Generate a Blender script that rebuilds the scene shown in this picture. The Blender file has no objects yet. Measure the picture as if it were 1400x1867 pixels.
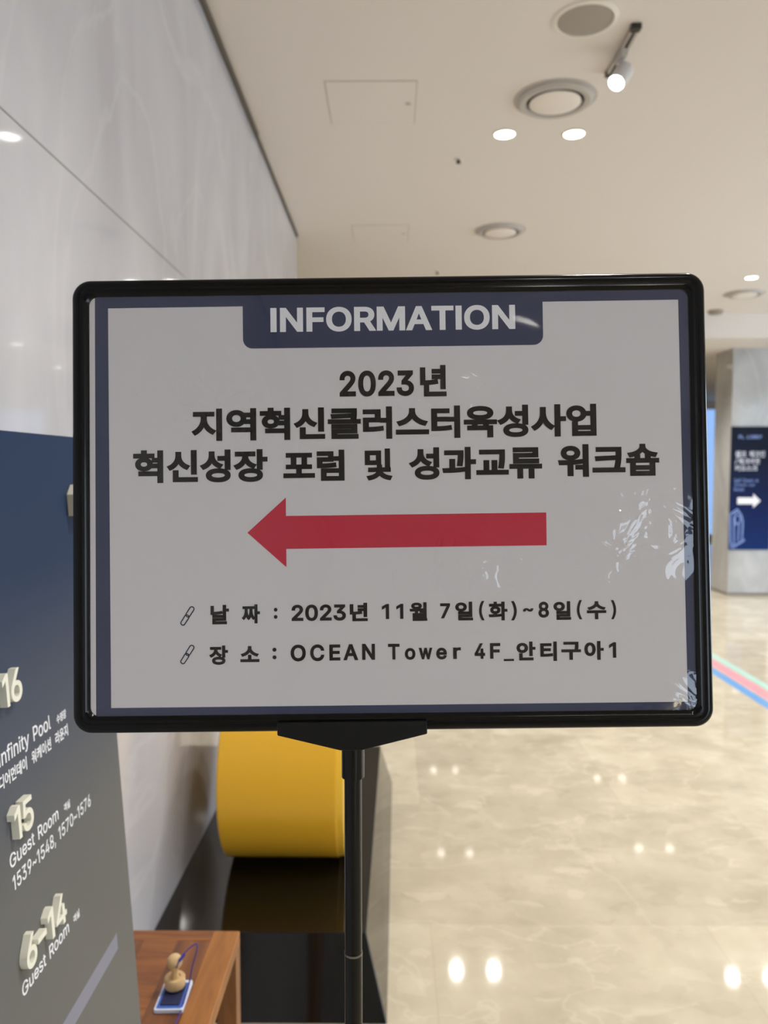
import bpy, bmesh, math
from mathutils import Vector, Matrix, Euler
from mathutils.geometry import delaunay_2d_cdt
R = math.radians
sc = bpy.context.scene
col = sc.collection

# ------------------------------------------------------------------ camera, world, exposure
cam_data = bpy.data.cameras.new('camera')
cam = bpy.data.objects.new('camera', cam_data); col.objects.link(cam)
cam.location = (0, 0, 1.5)
cam.rotation_euler = (R(86.67307), 0, R(0.53036))
cam_data.sensor_fit = 'AUTO'; cam_data.sensor_width = 36.0
cam_data.lens = 36.0 * 1402 / 1867
cam_data.clip_start = 0.02
cam_data.dof.use_dof = True
cam_data.dof.focus_distance = 0.535
cam_data.dof.aperture_fstop = 9.0
sc.camera = cam

world = bpy.data.worlds.new('daylight'); sc.world = world
world.use_nodes = True
wb = world.node_tree.nodes['Background']
wb.inputs[0].default_value = (0.72, 0.85, 1.0, 1)
wb.inputs[1].default_value = 4.5

sc.view_settings.view_transform = 'Standard'
sc.view_settings.look = 'None'
sc.view_settings.exposure = 0.36
sc.view_settings.gamma = 1.0
sc.view_settings.use_curve_mapping = False
sc.cycles.use_denoising = True
sc.cycles.max_bounces = 8
sc.cycles.diffuse_bounces = 5
sc.cycles.glossy_bounces = 4
sc.cycles.transparent_max_bounces = 12
sc.cycles.sample_clamp_indirect = 6.0
sc.cycles.caustics_reflective = False
sc.cycles.caustics_refractive = False

LAMP_W = 58.0
LAMP_COL = (1.0, 0.965, 0.92)
CEIL = 3.12

# ------------------------------------------------------------------ helpers
def lin(r, g, b):
    f = lambda c: (c / 255 / 12.92) if c / 255 <= 0.04045 else ((c / 255 + 0.055) / 1.055) ** 2.4
    return (f(r), f(g), f(b), 1)

def mat(name, rgb=(128, 128, 128), rough=0.5, metal=0.0, spec=0.5, emit=None, estr=0.0, coat=0.0):
    m = bpy.data.materials.new(name); m.use_nodes = True
    b = m.node_tree.nodes['Principled BSDF']
    b.inputs['Base Color'].default_value = lin(*rgb)
    b.inputs['Roughness'].default_value = rough
    b.inputs['Metallic'].default_value = metal
    b.inputs['Specular IOR Level'].default_value = spec
    b.inputs['Coat Weight'].default_value = coat
    if emit:
        b.inputs['Emission Color'].default_value = (*emit, 1)
        b.inputs['Emission Strength'].default_value = estr
    return m

def nodes(m):
    nt = m.node_tree
    return nt, nt.nodes, nt.links, nt.nodes['Principled BSDF']

def ramp(ns, stops):
    r = ns.new('ShaderNodeValToRGB')
    el = r.color_ramp.elements
    el[0].position, el[0].color = stops[0]
    el[1].position, el[1].color = stops[-1]
    for p, c in stops[1:-1]:
        e = el.new(p); e.color = c
    return r

def obj(name, bm, m, parent=None, smooth=False, bevel=0.0):
    me = bpy.data.meshes.new(name)
    bmesh.ops.recalc_face_normals(bm, faces=bm.faces)
    bm.to_mesh(me); bm.free()
    o = bpy.data.objects.new(name, me); col.objects.link(o)
    me.materials.append(m)
    if smooth:
        for p in me.polygons: p.use_smooth = True
        me.set_sharp_from_angle(angle=R(35))
    if bevel:
        b = o.modifiers.new('bevel', 'BEVEL'); b.width = bevel; b.segments = 3; b.limit_method = 'ANGLE'
    if parent: o.parent = parent
    return o

def tag(o, label, cat, group=None, kind=None):
    o['label'] = label; o['category'] = cat
    if group: o['group'] = group
    if kind: o['kind'] = kind
    return o

def thing(name, label, cat, loc=(0, 0, 0), rot=(0, 0, 0), group=None):
    o = bpy.data.objects.new(name, None); col.objects.link(o)
    o.empty_display_size = 0.05
    o.location = loc; o.rotation_euler = rot
    return tag(o, label, cat, group)

def struct(name, bm, m, bevel=0.0):
    o = obj(name, bm, m, bevel=bevel); o['kind'] = 'structure'
    return o

def box(bm, x0, y0, z0, x1, y1, z1):
    vs = [bm.verts.new((x, y, z)) for x in (x0, x1) for y in (y0, y1) for z in (z0, z1)]
    for f in ((0, 1, 3, 2), (4, 6, 7, 5), (0, 4, 5, 1), (2, 3, 7, 6), (0, 2, 6, 4), (1, 5, 7, 3)):
        bm.faces.new([vs[i] for i in f])
    return bm

def B(*a):
    bm = bmesh.new()
    if a: box(bm, *a)
    return bm

def hexa(bm, lo, hi):
    """two quads (four points each) joined into a closed block"""
    a = [bm.verts.new(p) for p in lo]; b = [bm.verts.new(p) for p in hi]
    bm.faces.new(a[::-1]); bm.faces.new(b)
    for i in range(4):
        bm.faces.new((a[i], a[(i + 1) % 4], b[(i + 1) % 4], b[i]))
    return bm

def prism(bm, pts, z0, z1):
    a = [bm.verts.new((x, y, z0)) for x, y in pts]; b = [bm.verts.new((x, y, z1)) for x, y in pts]
    n = len(pts)
    bm.faces.new(a[::-1]); bm.faces.new(b)
    for i in range(n):
        bm.faces.new((a[i], a[(i + 1) % n], b[(i + 1) % n], b[i]))
    return bm

def flat(bm, pts, z):
    bm.faces.new([bm.verts.new((x, y, z)) for x, y in pts]); return bm

def lathe(bm, prof, n=48, mtx=None):
    rings = []
    for r, z in prof:
        if r <= 1e-6:
            rings.append([bm.verts.new((0, 0, z))])
        else:
            rings.append([bm.verts.new((r * math.cos(2 * math.pi * i / n), r * math.sin(2 * math.pi * i / n), z)) for i in range(n)])
    new = [v for r in rings for v in r]
    for a, b in zip(rings, rings[1:]):
        for i in range(n):
            j = (i + 1) % n
            if len(a) == 1 and len(b) == 1: continue
            if len(a) == 1: bm.faces.new((a[0], b[j], b[i]))
            elif len(b) == 1: bm.faces.new((a[i], a[j], b[0]))
            else: bm.faces.new((a[i], a[j], b[j], b[i]))
    if mtx is not None: bmesh.ops.transform(bm, matrix=mtx, verts=new)
    return bm

def tube(bm, pts, rad, n=10, closed=False):
    pts = [Vector(p) for p in pts]; rings = []
    up = None
    for i, p in enumerate(pts):
        t = (pts[min(i + 1, len(pts) - 1)] - pts[max(i - 1, 0)]).normalized()
        if up is None:
            up = t.orthogonal().normalized()
        up = (up - t * up.dot(t)).normalized()
        s = t.cross(up)
        rings.append([bm.verts.new(p + rad * (up * math.cos(2 * math.pi * k / n) + s * math.sin(2 * math.pi * k / n))) for k in range(n)])
    for a, b in zip(rings, rings[1:]):
        for k in range(n):
            bm.faces.new((a[k], a[(k + 1) % n], b[(k + 1) % n], b[k]))
    bm.faces.new(rings[0][::-1]); bm.faces.new(rings[-1])
    return bm

def smooth_path(pts, k=6):
    pts = [Vector(p) for p in pts]; out = []
    for i in range(len(pts) - 1):
        p0 = pts[max(i - 1, 0)]; p1 = pts[i]; p2 = pts[i + 1]; p3 = pts[min(i + 2, len(pts) - 1)]
        for j in range(k):
            t = j / k
            out.append(0.5 * ((2 * p1) + (p2 - p0) * t + (2 * p0 - 5 * p1 + 4 * p2 - p3) * t * t + (3 * p1 - p0 - 3 * p2 + p3) * t ** 3))
    out.append(pts[-1]); return out

def rrect(x0, y0, x1, y1, r, n=8):
    out = []
    for cx, cy, a0 in ((x1 - r, y1 - r, 0), (x0 + r, y1 - r, 90), (x0 + r, y0 + r, 180), (x1 - r, y0 + r, 270)):
        for i in range(n + 1):
            a = R(a0 + 90 * i / n)
            out.append((cx + r * math.cos(a), cy + r * math.sin(a)))
    return out

def glyph_table():
    """letter shapes, drawn as Bezier outlines: character|advance|outline|outline..."""
    t = {}
    for line in GLYPHS.strip().split('\n'):
        p = (line[1:].split('|')[1:])
        t[line[0]] = (int(p[0]), [[int(q) for q in c.split()] for c in p[1:]])
    return t

def glyph_outlines(ch):
    """flattened outlines of one character, in em units"""
    adv, outs = TABLE[ch]; res = []
    for o in outs:
        n = len(o) // 6; px = py = 0; P = []
        for i in range(n):
            dx, dy, lx, ly, rx, ry = o[i * 6:i * 6 + 6]
            px += dx; py += dy
            P.append(((px + lx, py + ly), (px, py), (px + rx, py + ry)))
        pts = []
        for i in range(n):
            a, b = P[i], P[(i + 1) % n]
            p0, p1, p2, p3 = (Vector(v) / 1000 for v in (a[1], a[2], b[0], b[1]))
            c = p3 - p0
            flatness = max(abs(c.x * q.y - c.y * q.x) for q in (p1 - p0, p2 - p0)) / max(c.length, 1e-6)
            k = 1 if flatness < 0.0015 else 6
            for j in range(k):
                t = j / k
                pts.append((1 - t) ** 3 * p0 + 3 * (1 - t) ** 2 * t * p1 + 3 * (1 - t) * t * t * p2 + t ** 3 * p3)
        clean = []
        for p in pts:
            if not clean or (p - clean[-1]).length > 1e-4: clean.append(p)
        if len(clean) > 1 and (clean[0] - clean[-1]).length <= 1e-4: clean.pop()
        if len(clean) > 2: res.append(clean)
    return adv / 1000, res

def area2(pts):
    return sum(p.x * q.y - q.x * p.y for p, q in zip(pts, pts[1:] + pts[:1]))

def grow(pts, d):
    """outline moved outwards by d (right-hand side of its direction), sharp corners kept"""
    n = len(pts); out = []
    for i in range(n):
        e0 = (pts[i] - pts[i - 1]).normalized(); e1 = (pts[(i + 1) % n] - pts[i]).normalized()
        n0 = Vector((e0.y, -e0.x)); n1 = Vector((e1.y, -e1.x))
        m = n0 + n1
        if m.length < 1e-3: out.append(pts[i] + n0 * d); continue
        m.normalize()
        out.append(pts[i] + m * (d / max(m.dot(n0), 0.45)))
    return out

def winding(p, polys):
    w = 0
    for pts in polys:
        a = pts[-1]
        for b in pts:
            if a.y <= p.y:
                if b.y > p.y and (b.x - a.x) * (p.y - a.y) - (p.x - a.x) * (b.y - a.y) > 0: w += 1
            elif b.y <= p.y and (b.x - a.x) * (p.y - a.y) - (p.x - a.x) * (b.y - a.y) < 0: w -= 1
            a = b
    return w

def glyph_mesh(ch, bold):
    adv, polys = glyph_outlines(ch)
    big = max(polys, key=lambda q: abs(area2(q)))
    if area2(big) < 0: polys = [q[::-1] for q in polys]
    if bold: polys = [grow(q, bold) for q in polys]
    co = []; ed = []
    for q in polys:
        b0 = len(co); co += q
        ed += [(b0 + i, b0 + (i + 1) % len(q)) for i in range(len(q))]
    vs, es, fs, *_ = delaunay_2d_cdt(co, ed, [], 0, 1e-5)
    keep = [f for f in fs if winding(sum((vs[i] for i in f), Vector((0, 0))) / len(f), polys) > 0]
    return adv, vs, keep
CACHE = {}

def text_into(bm, body, x0, y0, x1, y1, z=0.0, bold=0.0, depth=0.0, space=0.0):
    """letters fitted to the box x0..x1, y0..y1"""
    pen = 0.0; made = []
    for ch in body:
        if ch == ' ':
            pen += 0.26 + space; continue
        if (ch, bold) not in CACHE: CACHE[ch, bold] = glyph_mesh(ch, bold)
        adv, vs, fs = CACHE[ch, bold]
        made.append((pen, vs, fs)); pen += adv + space
    used = [Vector((p + vs[i].x, vs[i].y)) for p, vs, fs in made for f in fs for i in f]
    ax, bx = min(v.x for v in used), max(v.x for v in used)
    ay, by = min(v.y for v in used), max(v.y for v in used)
    sx = (x1 - x0) / (bx - ax); sy = (y1 - y0) / (by - ay)
    for p, vs, fs in made:
        idx = {}
        def put(i, zz):
            if (i, zz) not in idx:
                idx[i, zz] = bm.verts.new((x0 + (p + vs[i].x - ax) * sx, y0 + (vs[i].y - ay) * sy, zz))
            return idx[i, zz]
        cnt = {}
        for f in fs:
            bm.faces.new([put(i, z + depth) for i in f])
            if depth:
                bm.faces.new([put(i, z) for i in f][::-1])
                for q in range(len(f)):
                    e = (f[q], f[(q + 1) % len(f)]); cnt[e] = 1
        for (i, j) in cnt:
            if (j, i) not in cnt:
                bm.faces.new((put(j, z + depth), put(i, z + depth), put(i, z), put(j, z)))
    return bm

GLYPHS = """
I|300|31 0 80 0 0 19 0 57 0 -19 29 0 87 0 -29 0 0 132 0 395 0 -132 -29 0 -87 0 29 0 0 19 0 57 0 -19 80 0 238 0 -79 0 0 -19 0 -57 0 19 -29 0 -86 0 29 0 0 -132 0 -395 0 132 29 0 86 0 -29 0 0 -19 0 -57 0 19 -79 0
N|523|60 0 22 0 0 170 0 509 0 -170 25 0 76 0 -25 0 69 -109 207 -326 -69 108 6 -9 20 -32 -8 13 7 -13 25 -44 -9 16 8 -17 26 -52 -9 18 -3 0 -9 -1 3 0 -2 18 -4 54 0 -18 -1 18 -2 49 0 -15 0 15 0 38 0 -10 0 105 0 314 0 -105 21 0 64 0 -21 0 0 -170 0 -509 0 170 -25 0 -76 0 25 0 -62 97 -185 290 62 -97 -8 13 -25 41 9 -15 -8 14 -29 50 11 -19 -11 19 -40 71 15 -28 3 1 11 2 -4 -1 1 -26 3 -70 -1 21 1 -22 2 -56 0 16 1 -16 1 -37 0 9 0 -97 0 -291 0 97 -22 0
F|410|60 0 22 0 0 170 0 509 0 -170 103 0 309 0 -103 0 0 -19 0 -57 0 19 -81 0 -244 0 81 0 0 -58 0 -174 0 58 73 0 221 0 -74 0 0 -19 0 -57 0 19 -74 0 -221 0 73 0 0 -74 0 -221 0 74 -22 0
O|533|267 -7 44 0 -44 0 -117 32 34 -21 -34 21 -80 90 20 -39 -20 39 -30 139 0 -53 0 54 30 139 -20 -39 20 39 80 91 -34 -22 34 21 117 32 -44 0 44 0 117 -32 -34 21 34 -22 80 -91 -20 39 19 -39 29 -139 0 54 0 -53 -29 -139 19 39 -20 -39 -80 -90 34 21 -34 -21|267 53 -31 0 30 0 82 23 -24 -15 25 15 59 68 -14 -30 15 30 22 110 0 -43 0 44 -22 111 15 -30 -14 30 -59 68 25 -16 -24 15 -82 23 30 0 -31 0 -83 -23 25 15 -25 -16 -59 -69 15 30 -14 -30 -22 -110 0 43 0 -43 22 -110 -14 30 15 -30 59 -68 -25 16 25 -15
R|449|60 0 22 0 0 170 0 509 0 -170 59 0 176 0 -59 0 39 0 97 -20 -26 13 26 -14 57 -56 -12 24 13 -23 19 -81 0 30 0 -31 -19 -81 13 24 -12 -23 -57 -54 26 13 -26 -13 -97 -19 39 0 -47 0 -140 0 47 0 0 19 0 57 0 -19 46 0 138 0 -46 0 26 0 64 12 -17 -8 16 8 36 33 -8 -14 7 15 11 52 0 -20 0 20 -11 53 7 -15 -8 15 -36 35 16 -9 -17 8 -65 12 26 0 -36 0 -108 0 36 0 0 -151 0 -452 0 151 -22 0|353 0 25 0 -41 76 -123 229 41 -76 24 0 73 0 -24 0 41 -76 125 -229 -42 76 -25 0
M|628|60 0 21 0 0 170 0 509 0 -170 31 0 92 0 -31 0 41 -107 125 -322 -42 107 3 -7 10 -28 -3 11 4 -11 12 -36 -4 13 4 -13 12 -39 -4 13 4 -13 11 -35 -3 10 -5 0 -15 0 5 0 3 10 11 34 -4 -13 4 12 12 38 -4 -13 4 13 12 37 -4 -11 4 12 10 29 -3 -8 42 107 124 322 -41 -107 31 0 92 0 -31 0 0 -170 0 -509 0 170 -21 0 -64 0 21 0 0 97 0 291 0 -97 0 11 0 36 0 -13 1 13 1 42 0 -15 0 14 1 44 0 -15 0 15 1 44 0 -14 2 0 6 0 -2 0 -5 -16 -15 -48 5 17 -6 -16 -16 -46 5 15 -5 -15 -15 -41 5 12 -4 -13 -11 -31 3 8 -38 -97 -114 -291 38 97 -19 0 -56 0 19 0 -38 97 -116 291 39 -97 -3 8 -11 30 4 -12 -4 12 -14 40 5 -15 -5 15 -16 47 6 -17 -5 16 -17 49 6 -16 2 0 7 0 -2 0 0 -13 1 -41 0 15 0 -15 1 -44 0 15 0 -15 1 -44 -1 14 0 -13 0 -37 0 11 0 -97 0 -291 0 97 -21 0
A|480|16 0 23 0 62 170 185 509 -61 -170 25 0 75 0 -25 0 62 -170 187 -509 -62 170 -23 0 -68 0 23 0 -36 101 -108 302 36 -100 -6 19 -23 70 9 -28 -9 28 -32 106 13 -43 4 0 13 0 -4 0 -12 -43 -32 -107 9 28 -9 -28 -22 -69 5 18 -36 -100 -106 -302 35 101 -23 0|110 142 87 0 0 19 0 57 0 -19 87 0 260 0 -87 0 0 -19 0 -57 0 19 -87 0
T|449|32 452 53 0 0 19 0 57 0 -19 128 0 385 0 -129 0 0 -19 0 -57 0 19 -54 0 -160 0 53 0 0 -151 0 -452 0 151 -22 0 -64 0 21 0 0 151 0 452 0 -151 -54 0
2|453|64 0 108 0 0 16 0 47 0 -15 57 61 170 182 -57 -61 20 20 48 53 -12 -15 13 16 29 45 -7 -14 6 14 9 44 0 -15 0 19 -12 48 8 -14 -9 13 -35 30 15 -7 -14 7 -49 11 18 0 -20 0 -52 -13 15 9 -14 -8 -33 -34 8 15 -8 -14 -12 -51 0 20 -20 0 -61 0 20 0 0 30 20 80 -14 -23 14 23 57 54 -24 -13 24 13 82 20 -31 0 30 0 81 -19 -24 12 23 -13 55 -52 -13 22 13 -21 20 -73 0 27 0 -18 -10 -54 7 17 -7 -18 -35 -59 17 21 -17 -22 -69 -79 29 31 -38 -40 -114 -120 38 40 0 -1 0 -3 0 1 78 0 236 0 -79 0 0 -19 0 -57 0 19 -108 0
0|453|227 -7 37 0 -38 0 -97 31 27 -21 -27 21 -61 89 14 -39 -14 39 -21 141 0 -55 0 55 21 141 -14 -39 14 39 61 89 -26 -20 27 21 97 32 -38 0 37 0 96 -32 -27 21 27 -20 61 -89 -14 39 14 -39 21 -141 0 55 0 -55 -21 -141 14 39 -14 -39 -61 -89 27 21 -26 -21|227 50 -25 0 25 0 63 24 -17 -16 18 16 40 70 -9 -31 9 30 14 110 0 -43 0 43 -14 111 9 -31 -9 30 -40 70 18 -16 -17 16 -63 25 25 0 -25 0 -64 -25 17 16 -17 -16 -40 -70 9 30 -9 -31 -14 -111 0 43 0 -43 14 -110 -9 30 9 -31 40 -70 -17 16 17 -16
3|453|218 -7 34 0 -31 0 -85 17 25 -11 -26 11 -63 47 16 -20 -16 21 -26 75 2 -29 22 0 65 0 -22 0 2 -18 17 -45 -9 12 10 -12 39 -28 -16 6 16 -6 54 -9 -20 0 20 0 56 11 -17 -8 17 7 40 32 -10 -14 9 14 14 52 0 -21 0 18 -13 51 9 -15 -9 16 -41 38 18 -10 -19 9 -74 14 30 0 -15 0 -44 0 15 0 0 17 0 51 0 -17 43 50 131 149 -44 -49 0 2 0 4 0 -1 -73 0 -218 0 72 0 0 19 0 57 0 -19 101 0 302 0 -100 0 0 -16 0 -48 0 16 -53 -61 -161 -183 54 61 0 4 0 11 0 -4 38 4 97 -13 -27 12 27 -13 63 -54 -15 24 15 -23 22 -77 0 28 0 -30 -23 -79 15 23 -15 -23 -61 -54 26 13 -27 -12
:|188|95 -4 13 0 -12 0 -32 13 9 -9 -9 9 -13 32 0 -13 0 13 13 32 -9 -8 9 9 32 14 -12 0 13 0 33 -14 -9 9 9 -8 13 -32 0 13 0 -13 -13 -32 9 9 -9 -9|95 271 13 0 -12 0 -32 13 9 -9 -9 9 -13 32 0 -12 0 13 13 33 -9 -9 9 8 32 13 -12 0 13 0 33 -13 -9 8 9 -9 13 -33 0 13 0 -12 -13 -32 9 9 -9 -9
1|453|76 0 105 0 0 18 0 55 0 -19 105 0 315 0 -105 0 0 -19 0 -55 0 18 -105 0|276 509 -26 0 0 -170 0 -509 0 170 -21 0 -64 0 22 0 0 149 0 448 0 -149 -1 0 -3 0 1 0 -41 -30 -123 -90 41 30 0 23 0 69 0 -23 37 27 112 82 -37 -28 26 0
7|453|97 0 23 0 75 149 226 448 -75 -149 0 2 0 4 0 -1 -87 0 -261 0 87 0 0 19 0 57 0 -19 110 0 329 0 -110 0 0 -20 0 -60 0 20 -76 -150 -226 -449 75 150 -23 0
(|273|89 207 0 -51 0 37 12 117 -8 -41 7 40 31 117 -13 -37 13 38 45 98 -17 -28 19 0 59 0 -20 0 -17 -35 -45 -111 13 39 -13 -39 -30 -115 7 38 -6 -37 -10 -106 0 33 0 -31 9 -92 -6 31 6 -32 28 -99 -12 35 13 -34 48 -112 -19 40 -20 0 -59 0 19 0 -29 49 -66 151 15 -52 -14 51
)|273|37 -96 20 0 20 41 49 114 -13 -35 12 35 27 98 -6 -31 6 31 9 91 0 -30 0 33 -10 106 6 -37 -7 38 -30 115 13 -39 -12 39 -45 111 18 -35 20 0 60 0 -20 0 16 -28 45 -98 -14 38 13 -37 31 -118 -8 41 7 -40 11 -116 0 37 0 -51 -23 -154 16 51 -15 -51 -64 -149 28 48 -20 0
~|453|52 150 19 0 0 28 14 68 -10 -17 9 17 37 37 -15 -8 15 7 48 11 -17 0 17 0 46 -10 -14 7 14 -8 49 -35 -19 16 12 -11 29 -23 -7 5 7 -4 24 -6 -9 0 14 0 33 15 -8 -10 8 11 12 46 0 -20 19 0 56 0 -18 0 1 -28 -14 -68 10 17 -9 -17 -37 -37 16 8 -15 -8 -48 -11 17 0 -17 0 -47 11 14 -8 -14 7 -47 34 17 -16 -13 10 -30 22 8 -4 -7 4 -23 6 8 0 -14 0 -33 -14 9 10 -9 -9 -13 -46 0 22 -18 0
8|453|226 -7 34 0 -34 0 -90 18 26 -12 -27 13 -62 51 15 -22 -15 21 -22 73 0 -27 0 22 13 60 -9 -18 9 18 36 46 -15 -12 15 12 52 24 -20 -4 0 0 0 2 0 -1 -25 6 -60 41 15 -21 -15 21 -23 72 0 -27 0 26 20 70 -13 -21 14 20 56 48 -24 -12 23 12 80 18 -30 0 30 0 80 -18 -23 12 23 -12 55 -48 -13 20 14 -21 21 -70 0 26 0 -27 -23 -72 15 21 -15 -21 -59 -41 25 6 0 -1 0 -2 0 0 19 -4 51 -24 -15 12 15 -12 36 -46 -9 18 9 -18 14 -60 0 22 0 -27 -23 -73 15 21 -14 -22 -61 -51 26 13 -26 -12|226 49 -22 0 23 0 59 11 -17 -7 16 8 38 31 -9 -13 9 14 14 48 0 -18 0 19 -15 50 10 -15 -9 14 -39 34 17 -9 -17 8 -57 12 21 0 -21 0 -57 -12 17 8 -17 -9 -39 -34 9 14 -10 -15 -15 -50 0 19 0 -18 14 -48 -9 14 9 -13 38 -31 -16 8 17 -7|226 290 -18 0 18 0 48 10 -14 -7 14 7 33 30 -8 -12 8 13 12 46 0 -18 0 17 -11 44 7 -13 -8 13 -33 29 14 -6 -14 7 -49 11 19 0 -18 0 -49 -11 14 7 -14 -6 -32 -29 7 13 -8 -13 -12 -44 0 17 0 -18 12 -46 -8 13 7 -12 33 -30 -15 7 14 -7
C|510|267 -7 26 0 -44 0 -117 32 34 -21 -34 21 -80 90 19 -39 -20 39 -30 139 0 -53 0 54 30 139 -20 -39 19 39 80 91 -34 -22 34 21 117 32 -44 0 26 0 73 -12 -23 8 23 -7 62 -33 -18 15 18 -14 46 -53 -12 21 12 -20 25 -70 -5 26 -22 0 -65 0 22 0 -4 18 -19 47 9 -14 -8 13 -32 33 13 -9 -12 10 -42 21 16 -5 -15 5 -48 7 17 0 -31 0 -83 -24 24 16 -25 -15 -59 -68 14 30 -14 -30 -22 -110 0 43 0 -43 22 -109 -14 30 15 -30 59 -69 -25 16 25 -15 83 -23 -31 0 17 0 48 7 -15 -5 16 5 42 21 -12 -10 13 9 32 33 -8 -13 9 14 19 46 -4 -17 22 0 65 0 -22 0 -4 -25 -25 -69 12 20 -12 -21 -46 -53 19 14 -18 -15 -61 -33 22 7 -23 -8
E|419|60 0 105 0 0 170 0 509 0 -170 104 0 312 0 -104 0 0 -19 0 -57 0 19 -82 0 -247 0 82 0 0 -56 0 -166 0 55 77 0 230 0 -77 0 0 -19 0 -57 0 19 -77 0 -230 0 77 0 0 -57 0 -172 0 57 83 0 250 0 -83 0 0 -19 0 -57 0 19 -105 0
o|415|207 -8 35 0 -34 0 -90 24 26 -16 -26 17 -61 69 15 -29 -15 29 -22 102 0 -38 0 40 22 104 -15 -29 15 30 61 69 -26 -17 26 16 90 24 -34 0 35 0 92 -24 -26 16 26 -17 60 -69 -14 30 15 -29 22 -104 0 40 0 -38 -22 -102 15 29 -14 -29 -60 -69 26 17 -26 -16|207 46 -25 0 26 0 63 20 -16 -13 17 13 37 51 -8 -21 8 22 12 70 0 -25 0 26 -12 71 8 -22 -8 22 -37 52 17 -13 -16 13 -63 20 26 0 -25 0 -62 -20 16 13 -16 -13 -37 -52 8 22 -8 -21 -12 -71 0 26 0 -25 12 -70 -8 22 8 -21 37 -51 -16 13 16 -13
w|567|138 0 20 0 -39 126 -115 379 38 -126 21 0 64 0 -21 0 16 -55 46 -165 -15 55 7 -23 21 -77 -7 28 7 -29 21 -96 -7 35 -3 0 -10 0 3 0 7 34 21 94 -7 -29 7 28 20 79 -7 -24 15 55 46 165 -15 -55 21 0 64 0 -21 0 16 -55 46 -165 -15 55 6 -24 20 -78 -7 28 6 -29 20 -95 -7 35 -3 0 -11 0 4 0 8 34 22 94 -7 -28 7 29 21 79 -7 -24 15 55 46 165 -15 -55 22 0 65 0 -22 0 -39 -126 -116 -379 39 126 -20 0 -61 0 21 0 -16 57 -49 172 16 -58 -5 17 -14 53 4 -18 -5 18 -14 55 4 -19 -5 19 -14 58 4 -20 4 0 14 0 -5 0 -5 -19 -14 -58 4 19 -5 -19 -14 -55 4 18 -5 -19 -15 -53 5 17 -17 -58 -49 -172 16 57 -21 0
e|404|212 -8 26 0 -37 0 -95 24 26 -16 -27 17 -61 69 14 -29 -15 29 -22 102 0 -39 0 39 21 103 -14 -30 14 29 60 69 -26 -16 26 17 90 25 -34 0 21 0 61 -10 -20 7 19 -7 53 -33 -16 15 16 -15 38 -59 -9 24 9 -24 14 -88 0 34 0 -8 0 -25 0 9 -99 0 -296 0 99 0 0 18 0 52 0 -17 88 0 263 0 -88 0 -9 -6 -28 -19 9 6 0 25 -12 67 8 -20 -8 19 -35 45 15 -11 -16 11 -58 16 23 0 -23 0 -59 -17 17 12 -16 -11 -37 -43 9 18 -9 -19 -13 -59 0 21 0 -11 0 -33 0 11 0 -28 14 -72 -9 20 10 -19 41 -45 -17 11 17 -10 61 -15 -23 0 16 0 42 7 -13 -5 12 4 31 20 -8 -9 9 9 21 32 -5 -12 19 -4 59 -14 -20 5 -6 -20 -30 -52 14 15 -14 -15 -52 -35 20 9 -21 -8
r|259|53 0 20 0 0 126 0 379 0 -126 19 0 59 0 -20 0 0 -19 0 -58 0 19 1 0 3 0 -1 0 7 19 37 46 -17 -12 18 12 61 18 -23 0 5 0 16 -1 -6 1 6 0 14 0 -3 0 0 -21 0 -62 0 21 -1 1 -13 2 7 -1 -7 1 -23 2 8 0 -18 0 -48 -11 14 7 -14 -8 -33 -31 8 13 -8 -14 -12 -47 0 18 0 -79 0 -237 0 79 -21 0
4|453|40 105 124 0 0 18 0 53 0 -17 69 117 207 351 -69 -117 21 0 64 0 -22 0 -68 -115 -202 -343 67 114 0 -1 0 -3 0 1 101 0 304 0 -101 0 0 -19 0 -58 0 20 -124 0|282 0 20 0 0 40 0 121 0 -40 0 9 0 25 0 -8 0 57 0 172 0 -58 20 0 61 0 -21 0 0 -106 0 -318 0 106 -21 0
_|319|319 0 -106 0 0 -19 0 -56 0 18 -106 0 -319 0 106 0 0 18 0 56 0 -19 106 0
6|453|226 -7 32 0 -31 0 -84 22 25 -15 -24 14 -58 59 14 -25 -13 26 -20 88 0 -33 0 24 16 77 -11 -27 11 27 57 101 -27 -40 39 56 115 169 -38 -56 24 0 70 0 -23 0 -57 -83 -171 -248 57 83 -2 0 -6 0 2 0 5 10 20 27 -8 -8 9 8 31 19 -12 -5 11 5 39 7 -14 0 31 0 81 -19 -23 13 23 -13 54 -55 -13 23 12 -24 19 -83 0 32 0 -32 -21 -84 14 24 -14 -25 -58 -59 24 14 -24 -14|226 48 -19 0 20 0 53 15 -15 -10 15 9 35 38 -8 -16 9 17 13 56 0 -21 0 21 -13 56 9 -16 -8 17 -35 38 15 -9 -15 10 -53 14 20 0 -19 0 -52 -13 15 9 -15 -9 -36 -38 9 16 -9 -16 -13 -56 0 21 0 -21 13 -56 -9 16 9 -17 36 -39 -15 9 15 -10
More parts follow.
